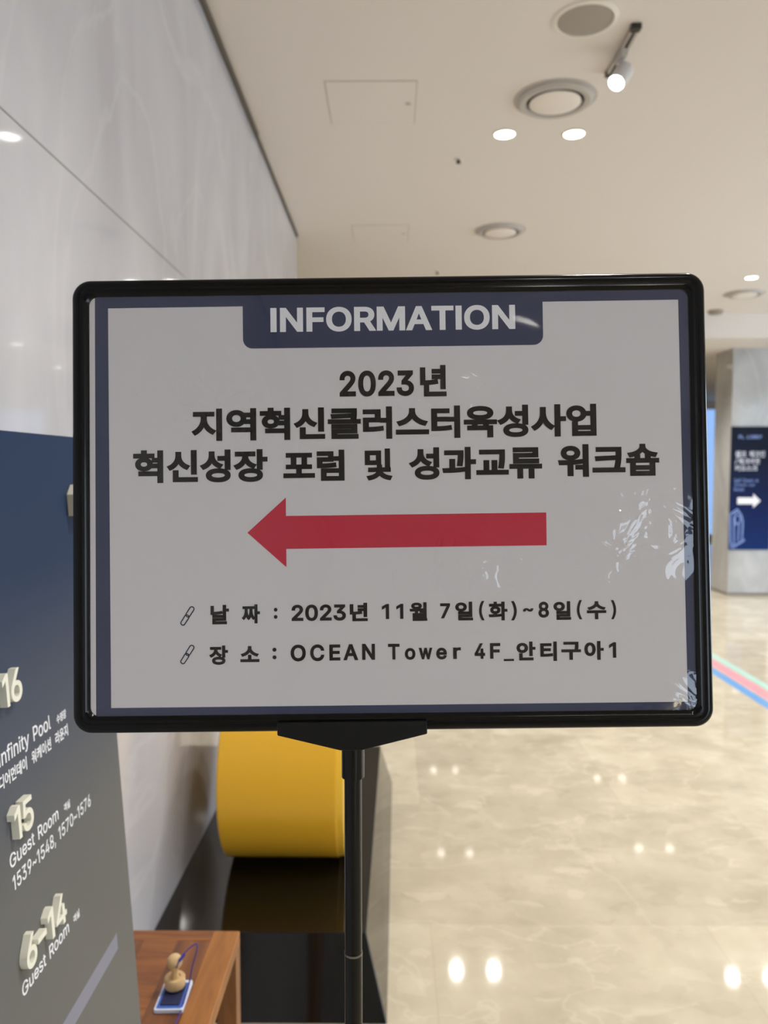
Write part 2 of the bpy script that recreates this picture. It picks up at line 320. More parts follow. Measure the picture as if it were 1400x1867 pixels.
5|453|221 -7 33 0 -30 0 -81 18 24 -12 -24 12 -57 49 14 -21 -14 21 -23 70 1 -26 21 0 62 0 -21 0 2 -15 16 -41 -9 12 9 -12 35 -29 -14 7 15 -7 48 -10 -17 0 21 0 55 14 -16 -9 16 10 38 40 -9 -17 9 17 14 58 0 -21 0 22 -14 59 9 -17 -10 17 -39 41 16 -10 -17 10 -57 15 21 0 -17 0 -51 -9 17 6 -16 -5 -39 -22 10 9 -20 2 -61 7 21 -3 10 85 29 256 -10 -86 90 0 270 0 -90 0 0 -19 0 -57 0 19 -72 0 -215 0 71 0 -6 -50 -17 -151 5 51 1 0 2 0 -1 0 11 10 42 24 -17 -6 16 6 51 9 -18 0 24 0 65 -13 -20 8 19 -8 51 -36 -14 16 14 -15 34 -54 -8 21 8 -21 12 -68 0 25 0 -33 -22 -87 15 25 -15 -26 -60 -61 25 15 -26 -14
-|453|337 244 -74 0 0 -18 0 -56 0 19 -74 0 -223 0 74 0 0 19 0 56 0 -18 74 0
n|410|114 227 0 22 0 -76 0 -227 0 76 -21 0 -61 0 20 0 0 126 0 379 0 -126 19 0 59 0 -20 0 0 -30 0 -92 0 31 -3 0 -10 0 4 0 12 35 50 75 -21 -15 22 15 75 22 -28 0 26 0 68 -15 -19 10 19 -11 46 -48 -11 21 11 -22 16 -81 0 33 0 -80 0 -240 0 80 -20 0 -61 0 20 0 0 78 0 235 0 -78 0 30 -23 69 15 -16 -15 17 -63 25 27 0 -18 0 -49 -12 14 8 -15 -8 -35 -34 9 15 -8 -16
f|254|228 379 -74 0 0 -17 0 -52 0 17 -74 0 -222 0 74 0 0 17 0 52 0 -17 74 0|81 0 20 0 0 144 0 432 0 -144 0 21 15 54 -10 -15 10 14 39 33 -16 -8 17 7 52 11 -18 0 14 0 35 -3 -9 2 10 -2 21 -6 -5 2 -5 -18 -16 -53 6 18 -3 2 -12 4 5 -1 -5 1 -20 2 8 0 -19 0 -41 -14 9 9 -8 -9 -12 -41 0 18 0 -140 0 -419 0 140 -21 0
i|167|53 0 20 0 0 126 0 379 0 -126 20 0 61 0 -21 0 0 -126 0 -379 0 126 -21 0|84 443 11 0 -12 0 -30 12 8 -8 -9 7 -13 28 0 -11 0 11 13 29 -9 -8 8 8 30 12 -12 0 11 0 30 -12 -8 8 8 -8 12 -29 0 11 0 -11 -12 -28 8 7 -8 -8
t|227|204 379 -66 0 0 -17 0 -52 0 17 -66 0 -198 0 66 0 0 17 0 52 0 -17 66 0|65 471 0 -126 20 0 61 0 -20 0 0 -124 0 -373 0 124 0 -17 10 -37 -7 8 7 -7 34 -11 -16 0 4 0 15 1 -6 -1 6 1 17 3 -5 -1 4 -18 11 -52 -4 17 -6 -2 -21 -5 8 1 -8 -1 -24 -1 8 0 -32 0 -76 25 18 -17 -18 17 -27 72 0 -31 0 126
y|389|47 -139 4 -1 5 18 14 53 -4 -17 4 0 10 -1 -3 0 12 -3 33 -2 -10 -2 10 2 26 15 -8 -8 8 8 21 38 -6 -17 4 12 12 35 -4 -12 -49 127 -146 380 49 -127 23 0 67 0 -22 0 27 -74 81 -224 -27 75 9 -23 22 -68 -6 22 6 -23 19 -66 -7 21 -8 0 -22 0 7 0 6 21 18 66 -6 -23 7 23 22 68 -8 -23 27 75 81 224 -27 -74 22 0 66 0 -22 0 -55 -145 -167 -437 56 146 -8 -20 -27 -49 10 13 -11 -13 -38 -29 14 7 -14 -6 -48 -9 18 0 -10 0 -26 2 7 -1 -8 1
P|445|60 0 22 0 0 170 0 509 0 -170 58 0 175 0 -58 0 39 0 97 -22 -25 15 26 -14 58 -57 -13 24 12 -25 19 -82 0 30 0 -31 -19 -83 12 25 -13 -24 -58 -58 26 15 -25 -14 -97 -21 39 0 -42 0 -126 0 42 0 0 19 0 56 0 -18 41 0 124 0 -42 0 26 0 64 14 -16 -9 16 9 36 38 -8 -16 8 16 11 54 0 -20 0 20 -11 54 8 -16 -8 15 -36 37 16 -9 -17 9 -65 13 27 0 -36 0 -107 0 35 0 0 -151 0 -452 0 151 -22 0
l|189|139 -2 8 0 -29 0 -65 22 14 -15 -14 15 -21 64 0 -27 0 142 0 425 0 -142 20 0 61 0 -21 0 0 -137 0 -410 0 136 0 -18 6 -37 -4 7 5 -7 26 -10 -13 0 6 0 14 1 -3 -1 4 0 10 1 -3 0 3 -17 11 -51 -4 17 -6 -2 -19 -4 7 1 -8 -1
G|520|269 -7 40 0 -46 0 -120 32 35 -21 -34 21 -80 91 19 -39 -19 39 -29 138 0 -53 0 54 29 139 -19 -39 19 39 80 91 -34 -22 34 21 116 32 -44 0 27 0 75 -12 -23 8 24 -8 63 -35 -18 15 19 -15 46 -53 -12 21 12 -20 25 -67 -4 24 -22 0 -66 0 22 0 -5 16 -21 44 9 -13 -8 13 -31 34 12 -10 -12 9 -41 21 15 -4 -15 5 -50 8 18 0 -30 0 -82 -24 25 16 -24 -15 -58 -68 14 30 -14 -30 -22 -110 0 43 0 -43 22 -109 -14 30 15 -30 59 -69 -25 16 25 -15 85 -23 -32 0 28 0 76 18 -22 -12 22 12 51 52 -12 -22 13 23 19 79 0 -30 6 -1 19 -3 -6 1 -50 0 -151 0 50 0 0 19 0 57 0 -19 65 0 195 0 -65 0 0 -19 0 -56 0 19 0 -42 -27 -109 18 31 -18 -31 -74 -72 31 17 -32 -17
u|410|182 -5 29 0 -25 0 -67 16 19 -11 -20 10 -46 48 11 -22 -11 21 -16 80 0 -32 0 80 0 240 0 -80 20 0 61 0 -21 0 0 -78 0 -235 0 78 0 -30 23 -69 -16 16 15 -17 63 -25 -27 0 18 0 49 12 -14 -8 15 8 34 35 -8 -16 9 15 13 56 0 -22 0 75 0 226 0 -75 20 0 61 0 -20 0 0 -126 0 -379 0 126 -20 0 -59 0 20 0 0 31 0 92 0 -31 3 0 9 0 -3 0 -12 -35 -50 -75 22 15 -22 -15
s|365|182 -8 29 0 -26 0 -70 11 21 -7 -20 8 -50 35 13 -15 -13 15 -26 56 4 -22 19 4 58 13 -20 -5 5 -21 30 -47 -15 10 15 -10 57 -15 -23 0 27 0 63 17 -15 -11 16 12 24 41 0 -16 0 13 -14 33 9 -9 -9 8 -42 19 19 -4 -21 5 -63 15 21 -5 -34 8 -77 38 17 -17 -17 17 -25 66 0 -27 0 22 18 58 -12 -17 12 16 50 38 -21 -9 21 10 72 14 -27 0 26 0 67 -12 -19 8 18 -7 45 -33 -12 14 11 -14 25 -49 -5 19 -19 -4 -56 -13 19 4 -5 15 -25 39 12 -12 -13 11 -56 17 25 0 -22 0 -56 -16 15 10 -15 -11 -22 -40 0 16 0 -14 15 -34 -10 9 10 -8 48 -20 -22 5 19 -5 57 -14 -19 5 35 -8 77 -38 -16 17 17 -17 25 -64 0 26 0 -23 -19 -60 13 17 -12 -17 -52 -41 22 10 -23 -9
m|610|53 0 20 0 0 126 0 379 0 -126 19 0 59 0 -20 0 0 -28 0 -84 0 28 -1 0 -4 0 1 0 5 21 24 51 -11 -14 12 13 40 30 -15 -7 15 7 47 10 -16 0 28 0 68 -25 -17 17 18 -17 34 -66 -5 27 -3 0 -9 0 3 0 5 18 25 48 -12 -14 12 14 44 32 -17 -8 17 7 56 11 -21 0 22 0 60 -14 -18 9 18 -10 44 -44 -11 20 10 -19 16 -73 0 30 0 -85 0 -255 0 85 -21 0 -61 0 20 0 0 85 0 254 0 -85 0 27 -23 59 15 -12 -16 12 -54 17 20 0 -17 0 -45 -10 13 7 -12 -7 -29 -30 7 13 -6 -12 -10 -43 0 16 0 -82 0 -247 0 82 -20 0 -61 0 21 0 0 87 0 260 0 -87 0 21 -21 51 14 -13 -14 13 -54 19 22 0 -14 0 -41 -10 13 7 -14 -7 -32 -31 8 14 -8 -13 -12 -51 0 20 0 -79 0 -238 0 79 -21 0
9|453|226 516 -31 0 32 0 84 -22 -24 14 25 -14 58 -60 -14 26 14 -25 21 -87 0 33 0 -24 -16 -77 10 27 -11 -27 -58 -102 28 41 -38 -56 -115 -168 39 56 -23 0 -70 0 24 0 57 83 171 248 -57 -83 2 0 6 0 -2 0 -4 -10 -20 -27 9 8 -8 -8 -30 -19 12 5 -12 -5 -39 -7 14 0 -31 0 -81 19 23 -13 -23 13 -54 55 13 -24 -13 23 -19 83 0 -32 0 32 21 84 -14 -24 14 25 58 58 -25 -14 24 14|226 460 20 0 -19 0 -52 -14 15 10 -15 -9 -36 -39 9 17 -8 -16 -13 -55 0 20 0 -22 13 -57 -8 17 9 -16 36 -38 -15 9 15 -9 52 -14 -19 0 20 0 53 14 -16 -9 15 9 35 38 -8 -16 9 16 13 55 0 -20 0 22 -13 57 9 -16 -8 17 -35 39 15 -9 -15 10
,|188|38 -119 15 0 10 63 30 190 -10 -63 23 0 69 0 -23 0 -18 -63 -53 -190 18 63 -15 0
L|393|60 0 100 0 0 170 0 509 0 -170 22 0 65 0 -22 0 0 -151 0 -452 0 151 78 0 236 0 -79 0 0 -19 0 -57 0 19 -100 0
.|188|95 -4 13 0 -12 0 -32 13 9 -9 -9 9 -13 32 0 -13 0 13 13 32 -9 -8 9 9 32 14 -12 0 13 0 33 -14 -9 9 9 -8 13 -32 0 13 0 -13 -13 -32 9 9 -9 -9
B|456|60 0 62 0 0 170 0 509 0 -170 60 0 181 0 -60 0 35 0 88 -18 -23 12 23 -12 52 -49 -12 20 11 -20 17 -68 0 25 0 -22 -11 -54 7 14 -8 -14 -31 -34 13 8 -12 -9 -41 -19 15 4 0 -2 0 -5 0 2 16 -1 48 -17 -16 10 16 -10 39 -42 -10 18 11 -18 16 -67 0 27 0 -25 -18 -69 12 20 -12 -21 -56 -49 26 12 -25 -12 -97 -18 40 0 -63 0|125 57 0 58 40 0 120 0 -40 0 39 0 85 23 -17 -15 17 15 25 57 0 -23 0 17 -13 47 9 -14 -8 14 -36 34 15 -9 -16 9 -58 13 23 0 -41 0 -123 0 41 0 0 -58|125 285 0 56 37 0 113 0 -38 0 19 0 50 11 -15 -7 15 7 35 30 -8 -13 9 13 13 46 0 -17 0 23 -23 57 15 -15 -16 15 -73 23 33 0 -38 0 -115 0 38 0 0 -56
Y|472|203 0 22 0 0 69 0 208 0 -69 -62 100 -187 301 63 -100 25 0 75 0 -25 0 34 -55 101 -165 -33 55 11 -18 30 -52 -9 17 9 -17 28 -62 -10 25 -9 0 -26 0 8 0 9 25 27 63 -9 -17 9 17 29 51 -10 -17 34 55 101 165 -34 -55 25 0 74 0 -25 0 -62 -100 -187 -301 62 100 0 -69 0 -208 0 69 -21 0
S|447|224 -9 39 0 -37 0 -96 18 27 -12 -28 12 -64 51 15 -22 -15 22 -26 77 2 -30 22 0 66 0 -22 0 2 -20 19 -49 -11 13 11 -13 43 -29 -17 6 18 -7 58 -10 -21 0 23 0 62 11 -18 -7 18 8 43 32 -10 -14 11 13 17 47 0 -18 0 16 -14 40 9 -10 -9 10 -36 26 15 -7 -15 6 -51 17 19 -5 -21 6 -61 17 20 -5 -42 12 -98 50 23 -21 -23 22 -34 83 0 -33 0 29 23 76 -15 -22 15 21 63 50 -27 -12 26 12 89 18 -33 0 34 0 89 -18 -26 12 26 -12 61 -49 -15 20 15 -21 24 -71 -1 26 -21 0 -64 0 21 0 -2 25 -35 59 21 -14 -21 14 -77 22 31 0 -22 0 -58 -11 17 7 -16 -7 -38 -30 9 13 -9 -12 -14 -42 0 15 0 -18 16 -42 -11 10 11 -11 38 -26 -15 6 15 -6 43 -15 -13 4 18 -4 52 -14 -17 5 15 -4 48 -15 -17 6 16 -7 47 -26 -15 10 14 -11 36 -40 -10 16 9 -17 13 -59 0 23 0 -28 -22 -75 15 22 -14 -23 -63 -53 28 13 -27 -13
h|410|114 227 0 22 0 -76 0 -227 0 76 -21 0 -61 0 20 0 0 170 0 509 0 -170 20 0 61 0 -21 0 0 -74 0 -222 0 74 -4 0 -12 0 4 0 12 35 50 75 -21 -15 22 15 75 22 -28 0 26 0 68 -15 -19 10 20 -11 46 -48 -11 21 11 -22 16 -81 0 33 0 -80 0 -240 0 80 -20 0 -61 0 20 0 0 78 0 235 0 -78 0 30 -23 69 15 -16 -15 17 -63 25 27 0 -18 0 -49 -12 14 8 -15 -8 -35 -34 9 15 -8 -16
c|396|207 -8 19 0 -34 0 -90 24 26 -16 -26 17 -61 69 15 -29 -15 29 -22 102 0 -38 0 40 22 104 -15 -29 15 30 61 69 -26 -17 26 16 90 24 -34 0 19 0 53 -7 -17 5 16 -5 45 -21 -13 9 14 -9 35 -34 -10 13 10 -13 22 -45 -5 17 -20 -5 -59 -15 19 5 -3 10 -13 27 6 -8 -5 8 -20 22 8 -6 -8 6 -28 14 11 -3 -10 3 -35 5 13 0 -25 0 -62 -20 16 13 -16 -13 -37 -52 8 22 -8 -21 -12 -71 0 26 0 -25 12 -70 -8 22 8 -21 37 -51 -16 13 16 -13 62 -20 -25 0 13 0 36 6 -11 -4 10 3 28 14 -8 -6 8 6 21 23 -6 -9 5 8 12 28 -3 -10 20 -5 59 -15 -20 5 -5 -17 -22 -46 10 14 -9 -13 -35 -35 14 10 -13 -9 -45 -22 16 5 -17 -5
k|381|110 137 22 21 0 25 0 75 0 -25 3 0 11 0 -4 0 54 56 163 167 -54 -56 26 0 76 0 -25 0 -59 -60 -176 -180 59 60 -2 0 -7 0 2 0 -22 -21|53 0 20 0 0 170 0 509 0 -170 20 0 61 0 -21 0 0 -170 0 -509 0 170 -21 0|294 0 26 0 -49 62 -146 186 49 -62 14 14 43 43 -14 -15 61 -77 181 -229 -60 76 -26 0
/|249|235 533 -19 0 -55 -203 -164 -609 55 203 -19 0 -57 0 19 0 55 203 164 609 -54 -203 19 0
K|467|104 145 42 44 0 24 0 71 0 -23 12 16 35 45 -11 -14 12 14 35 42 -12 -13 13 14 38 41 -13 -13 50 55 152 165 -51 -55 28 0 84 0 -28 0 -72 -78 -217 -233 73 77 -1 0 -3 0 1 0 -41 -43|60 0 22 0 0 170 0 509 0 -170 22 0 65 0 -22 0 0 -58 0 -175 0 58 -1 -36 -1 -109 0 36 0 -11 1 -32 -1 11 0 -64 0 -193 0 64 -22 0|372 0 26 0 -61 86 -184 259 61 -86 13 17 40 50 -13 -16 74 -103 221 -309 -74 103 -26 0
년|322|159 188 30 0 0 -8 0 -24 0 8 30 0 90 0 -30 0 0 -36 0 -109 0 36 10 0 29 0 -10 0 0 78 0 234 0 -78 -10 0 -29 0 10 0 0 -13 0 -41 0 14 -30 0 -90 0 30 0 0 -8 0 -23 0 8 30 0 90 0 -30 0 0 -13 0 -37 0 12 -30 0|75 75 10 0 0 -32 0 -95 0 31 71 0 211 0 -70 0 0 8 0 24 0 -8 -60 0 -182 0 61 0 0 23 0 71 0 -24 -9 0|36 126 0 47 0 -8 0 -24 0 8 8 0 24 0 -8 0 46 0 140 11 -51 -9 -1 8 -4 25 1 -8 -47 -9 -131 -12 43 0 0 47 0 140 0 -46 -10 0 -29 0 10 0 0 -46
지|322|248 290 9 0 0 -106 0 -317 0 105 9 0 29 0 -10 0 0 105 0 317 0 -106 -10 0|28 257 59 0 0 -8 0 -24 0 8 24 0 73 0 -24 0 0 -13 0 -40 0 13 0 -55 -83 -136 45 21 5 -8 16 -23 -5 7 36 18 82 104 -14 -46 15 -43 83 -97 -37 17 5 8 16 23 -5 -7 -47 21 -84 129 0 -54 0 13 0 40 0 -13 24 0 73 0 -24 0 0 8 0 24 0 -8 -58 0
역|322|67 85 70 0 0 -7 0 -23 0 8 60 0 182 0 -61 0 0 -30 0 -89 0 29 10 0 29 0 -10 0 0 37 0 112 0 -37 -70 0|104 247 -31 0 30 0 54 -51 0 29 0 -31 -54 -52 30 0 -31 0 -54 52 0 -31 0 29|249 219 -22 0 0 -16 0 -47 0 16 -22 0 -67 0 22 0 2 7 3 24 0 -9 0 8 -3 23 2 -7 22 0|104 272 27 0 -47 0 -82 -76 0 44 0 -45 82 -77 -47 0 27 0 65 29 -15 -18 26 0 80 0 -27 0 0 -15 0 -45 0 15 10 0 29 0 -10 0 0 62 0 187 0 -63 -10 0 -29 0 10 0 0 -16 0 -47 0 16 -27 0 -80 0 27 0 -15 18
혁|322|107 216 43 0 -41 0 -71 -59 0 35 0 -35 71 -59 -41 0 43 0 72 59 0 -35 0 35|107 194 -26 0 27 0 45 -37 0 22 0 -22 -45 -37 27 0 -26 0 -44 37 0 -22 0 22|67 70 70 0 0 -8 0 -23 0 7 60 0 182 0 -61 0 0 -25 0 -74 0 24 10 0 29 0 -10 0 0 32 0 97 0 -32 -70 0|93 292 10 0 0 -11 0 -35 0 12 -25 0 -75 0 25 0 0 -8 0 -23 0 7 59 0 177 0 -59 0 0 7 0 23 0 -8 -24 0 -73 0 25 0 0 12 0 35 0 -11 -9 0|195 152 18 0 0 -8 0 -23 0 7 18 0 54 0 -18 0 0 -14 0 -40 0 13 10 0 29 0 -10 0 0 67 0 201 0 -67 -10 0 -29 0 10 0 0 -26 0 -78 0 26 -18 0 -54 0 18 0 0 -8 0 -24 0 8 18 0 54 0 -18 0 0 -12 0 -36 0 12 -18 0
신|322|248 289 10 0 0 -77 0 -232 0 77 10 0 29 0 -10 0 0 77 0 232 0 -77 -10 0|74 78 9 0 0 -32 0 -98 0 33 71 0 213 0 -71 0 0 8 0 24 0 -8 -62 0 -184 0 61 0 0 24 0 74 0 -25 -10 0|100 272 10 0 0 -11 0 -32 0 10 0 -50 -79 -114 47 18 5 -8 15 -23 -5 7 37 15 79 84 -14 -39 14 -36 78 -78 -36 14 5 7 15 23 -5 -8 -47 17 -79 108 0 -48 0 10 0 32 0 -11 -10 0
클|322|18 160 71 0 0 -8 0 -23 0 7 95 0 285 0 -95 0 0 7 0 23 0 -8 -14 0 -43 0 15 0 8 37 8 90 0 -24 0 8 0 25 0 -9 -72 0 -214 0 71 0 0 -8 0 -24 0 8 62 0 185 0 -62 0 0 0 0 -1 0 1 0 -9 -1 -29 1 10 -64 -2 -192 -6 64 2 2 -8 4 -23 -1 8 62 3 187 8 -62 -3 -1 -12 -6 -40 3 15 -71 0|52 0 0 18 0 -8 0 -23 0 8 76 0 229 0 -77 0 0 8 0 23 0 -8 -67 0 -200 0 66 0 0 11 0 33 0 -11 63 0 189 0 -63 0 0 25 0 74 0 -25 -73 0 -219 0 73 0 0 -8 0 -23 0 8 63 0 190 0 -63 0 0 -10 0 -29 0 9 -63 0 -189 0 63 0 0 -19
러|322|189 168 20 0 0 -8 0 -24 0 8 20 0 60 0 -20 0 0 -57 0 -172 0 58 10 0 29 0 -10 0 0 106 0 318 0 -106 -10 0 -29 0 10 0 0 -41 0 -122 0 41 -20 0|28 260 48 0 0 -8 0 -24 0 8 38 0 113 0 -37 0 0 -21 0 -63 0 21 -37 0 -112 0 38 0 0 -42 0 -125 0 42 8 0 25 0 -8 0 56 0 144 11 -47 -9 -1 8 -2 24 1 -8 -45 -8 -138 -10 53 0 0 25 0 76 0 -25 37 0 112 0 -37 0 0 37 0 111 0 -37 -47 0
스|322|18 40 95 0 0 -8 0 -25 0 8 95 0 287 0 -96 0 0 8 0 25 0 -8 -96 0|144 268 10 0 0 -9 0 -25 0 8 0 -54 -115 -112 56 10 5 -8 13 -25 -4 8 48 12 118 91 -21 -45 20 -46 117 -91 -48 11 4 8 13 25 -4 -8 -55 10 -115 112 0 -54 0 8 0 25 0 -9 -10 0
터|322|184 170 22 0 0 -8 0 -24 0 8 22 0 65 0 -22 0 0 -58 0 -174 0 58 10 0 29 0 -10 0 0 106 0 318 0 -106 -10 0 -29 0 10 0 0 -40 0 -120 0 40 -22 0|32 261 49 0 0 -71 0 -213 0 71 8 0 24 0 -8 0 60 0 145 10 -46 -8 -1 8 -4 24 2 -8 -42 -8 -136 -10 57 0 0 26 0 76 0 -25 34 0 104 0 -35 0 0 8 0 24 0 -8 -35 0 -104 0 34 0 0 21 0 65 0 -22 39 0 118 0 -40 0 0 8 0 24 0 -8 -49 0
육|322|160 282 69 0 -68 0 -111 -60 0 37 0 -39 111 -61 -68 0 69 0 112 61 0 -39 0 37|160 259 -50 0 50 0 82 -37 0 23 0 -24 -82 -38 50 0 -50 0 -81 38 0 -24 0 23|49 74 15 0 0 -8 0 -24 0 8 64 0 190 0 -63 0 0 -25 0 -77 0 26 10 0 29 0 -9 0 0 33 0 101 0 -34 -13 0 -40 0 13 0 0 13 0 39 0 -13 25 0 76 0 -26 0 0 8 0 24 0 -8 -96 0 -286 0 95 0 0 -8 0 -24 0 8 25 0 75 0 -25 0 0 -13 0 -39 0 13 -15 0|122 113 0 -13 26 0 77 0 -26 0 0 -13 0 -39 0 13 -26 0 -77 0 26 0 0 13
성|322|174 93 65 0 -66 0 -106 -60 0 38 0 -38 106 -60 -66 0 65 0 105 60 0 -38 0 38|174 70 -48 0 47 0 76 -37 0 23 0 -23 -76 -37 47 0 -48 0 -77 37 0 -23 0 23|97 272 10 0 0 -11 0 -33 0 11 0 -49 -80 -108 49 17 5 -8 16 -24 -6 8 38 15 79 81 -13 -37 14 -33 76 -71 -35 13 5 8 15 23 -5 -8 -46 15 -77 100 0 -45 0 11 0 32 0 -11 -10 0|180 223 23 0 0 -8 0 -24 0 8 23 0 69 0 -23 0 0 -33 0 -97 0 32 10 0 29 0 -10 0 0 63 0 188 0 -63 -10 0 -29 0 10 0 0 -23 0 -67 0 22 -23 0
사|322|95 262 9 0 0 -19 0 -56 0 18 0 -59 -82 -142 46 23 6 -8 18 -24 -6 8 36 19 79 105 -14 -46 14 -43 76 -98 -34 17 6 7 18 23 -6 -8 -45 22 -80 136 0 -56 0 18 0 56 0 -19 -10 0|232 290 9 0 0 -106 0 -317 0 105 9 0 29 0 -10 0 0 54 0 164 0 -55 17 0 52 0 -18 0 0 8 0 24 0 -8 -18 0 -52 0 17 0 0 43 0 129 0 -43 -10 0
업|322|104 250 -32 0 31 0 54 -48 0 28 0 -29 -54 -49 31 0 -32 0 -54 49 0 -29 0 28|75 104 10 0 0 -43 0 -127 0 42 68 0 203 0 -68 0 0 42 0 127 0 -43 -10 0 -29 0 10 0 0 -14 0 -40 0 13 -48 0 -145 0 48 0 0 13 0 40 0 -14 -10 0|104 41 0 -13 48 0 145 0 -48 0 0 -13 0 -40 0 13 -48 0 -145 0 48 0 0 13|249 290 10 0 0 -26 0 -76 0 25 -22 0 -65 0 22 0 -6 36 -80 61 42 0 -48 0 -82 -73 0 43 0 -44 82 -74 -48 0 43 0 81 62 -6 -37 21 0 64 0 -22 0 0 -23 0 -71 0 24 10 0 29 0 -10 0 0 57 0 171 0 -57 -10 0
장|322|162 90 65 0 -64 0 -104 -58 0 37 0 -37 104 -59 -64 0 65 0 104 59 0 -37 0 37|162 67 -46 0 47 0 76 -35 0 22 0 -23 -76 -36 47 0 -46 0 -75 36 0 -23 0 22|25 266 56 0 0 -8 0 -24 0 8 23 0 71 0 -24 0 0 -4 0 -12 0 4 0 -45 -80 -103 48 17 5 -8 15 -23 -5 8 38 14 80 78 -14 -36 13 -32 76 -69 -36 13 5 8 14 23 -5 -7 -46 16 -76 94 0 -41 0 4 0 12 0 -4 23 0 69 0 -23 0 0 8 0 24 0 -8 -56 0|234 290 10 0 0 -64 0 -191 0 63 10 0 29 0 -9 0 0 28 0 86 0 -29 16 0 47 0 -16 0 0 8 0 24 0 -8 -16 0 -47 0 16 0 0 27 0 81 0 -27 -9 0
포|322|43 132 17 0 0 -8 0 -23 0 7 34 0 103 0 -34 0 0 -24 0 -73 0 24 -43 0 -128 0 42 0 0 -8 0 -24 0 8 95 0 287 0 -96 0 0 8 0 24 0 -8 -44 0 -131 0 44 0 0 24 0 73 0 -24 35 0 103 0 -34 0 0 7 0 23 0 -8 -16 0 -49 0 17 0 0 34 0 103 0 -34 17 0 50 0 -17 0 0 8 0 24 0 -8 -79 0 -235 0 78 0 0 -8 0 -24 0 8 16 0 49 0 -17 0 0 -34 0 -103 0 34 -16 0|121 235 0 -34 26 0 79 0 -27 0 0 -34 0 -103 0 34 -27 0 -79 0 26 0 0 34
럼|322|71 86 69 0 0 -37 0 -109 0 36 69 0 207 0 -69 0 0 36 0 109 0 -37 -69 0|249 63 -50 0 0 -21 0 -62 0 20 -50 0 -149 0 50 0 0 20 0 62 0 -21 50 0|190 218 20 0 0 -7 0 -23 0 8 20 0 59 0 -20 0 0 -31 0 -92 0 31 10 0 29 0 -10 0 0 62 0 186 0 -62 -10 0 -29 0 10 0 0 -23 0 -71 0 24 -20 0|30 273 47 0 0 -7 0 -23 0 8 37 0 112 0 -37 0 0 -14 0 -42 0 14 -37 0 -111 0 37 0 0 -31 0 -92 0 30 8 0 24 0 -8 0 54 0 144 9 -49 -8 -1 8 -3 24 1 -8 -46 -7 -136 -9 51 0 0 15 0 45 0 -15 36 0 110 0 -37 0 0 30 0 88 0 -29 -47 0
및|322|34 269 49 0 0 -43 0 -129 0 43 49 0 148 0 -50 0 0 43 0 129 0 -43 -50 0|153 246 -30 0 0 -28 0 -83 0 27 -30 0 -91 0 31 0 0 27 0 83 0 -28 31 0|248 290 9 0 0 -61 0 -182 0 60 9 0 29 0 -10 0 0 60 0 182 0 -61 -10 0|162 117 10 0 0 -10 0 -31 0 10 -31 0 -93 0 31 0 0 -7 0 -22 0 7 31 0 93 0 -31 0 -1 -31 -106 -68 55 6 4 -7 11 -22 -4 7 47 6 109 58 -18 -30 19 -30 109 -58 -47 6 4 7 11 22 -4 -7 -55 7 -104 68 0 -31 30 0 92 0 -31 0 0 7 0 22 0 -7 -31 0 -93 0 31 0 0 10 0 31 0 -10 -10 0
과|322|32 255 53 0 0 -8 0 -24 0 8 44 0 131 0 -44 0 0 -25 -9 -117 8 53 9 0 28 -2 -9 1 10 59 10 126 0 -26 0 5 0 17 0 -6 -54 0|18 42 -1 8 56 0 196 12 -66 -11 -1 7 -2 22 0 -8 -32 -5 -102 -8 34 1 0 32 0 96 0 -32 -10 0 -29 0 10 0 0 -32 0 -97 0 33 -22 0 -67 -1 23 1 2 -8|231 290 10 0 0 -106 0 -317 0 105 10 0 29 0 -10 0 0 53 0 159 0 -53 17 0 51 0 -17 0 0 9 0 25 0 -8 -17 0 -51 0 17 0 0 44 0 133 0 -45 -10 0
교|322|47 258 75 0 0 -8 0 -24 0 8 65 0 195 0 -65 0 0 -4 0 -11 0 4 0 -40 -12 -138 12 57 10 -1 29 -3 -9 1 11 59 11 141 0 -41 0 12 0 35 0 -12 -74 0|166 146 10 0 0 -35 0 -105 0 35 -16 0 -49 0 16 0 0 35 0 105 0 -35 -10 0 -29 0 9 0 0 -35 0 -105 0 35 -24 0 -70 0 23 0 0 -8 0 -24 0 8 95 0 286 0 -96 0 0 8 0 24 0 -8 -37 0 -109 0 36 0 0 35 0 105 0 -35 -10 0
류|322|17 101 96 0 0 -8 0 -24 0 8 25 0 75 0 -25 0 0 -35 0 -104 0 35 9 0 29 0 -10 0 0 35 0 104 0 -35 26 0 80 0 -27 0 0 -35 0 -104 0 35 9 0 29 0 -10 0 0 35 0 104 0 -35 25 0 74 0 -25 0 0 8 0 24 0 -8 -95 0|53 157 0 20 0 -8 0 -24 0 8 74 0 224 0 -75 0 0 8 0 24 0 -8 -65 0 -195 0 65 0 0 13 0 39 0 -13 62 0 188 0 -63 0 0 27 0 81 0 -27 -73 0 -219 0 73 0 0 -8 0 -23 0 7 63 0 189 0 -63 0 0 -12 0 -36 0 12 -62 0 -187 0 62 0 0 -21
워|322|119 274 47 0 -47 0 -79 -63 0 38 0 -37 79 -62 -47 0 47 0 80 62 0 -37 0 38|119 251 -30 0 31 0 52 -40 0 24 0 -24 -52 -39 31 0 -30 0 -52 39 0 -24 0 24|20 98 -1 9 25 0 83 2 -29 -1 0 -39 0 -118 0 40 10 0 29 0 -9 0 0 40 0 119 0 -39 32 2 94 10 -31 -5 0 8 -2 22 1 -7 -69 -10 -208 -10 60 0 1 -8|177 73 24 0 0 -7 0 -23 0 8 24 0 71 0 -24 0 0 -25 0 -77 0 26 10 0 30 0 -10 0 0 105 0 316 0 -105 -10 0 -30 0 10 0 0 -72 0 -216 0 72 -24 0
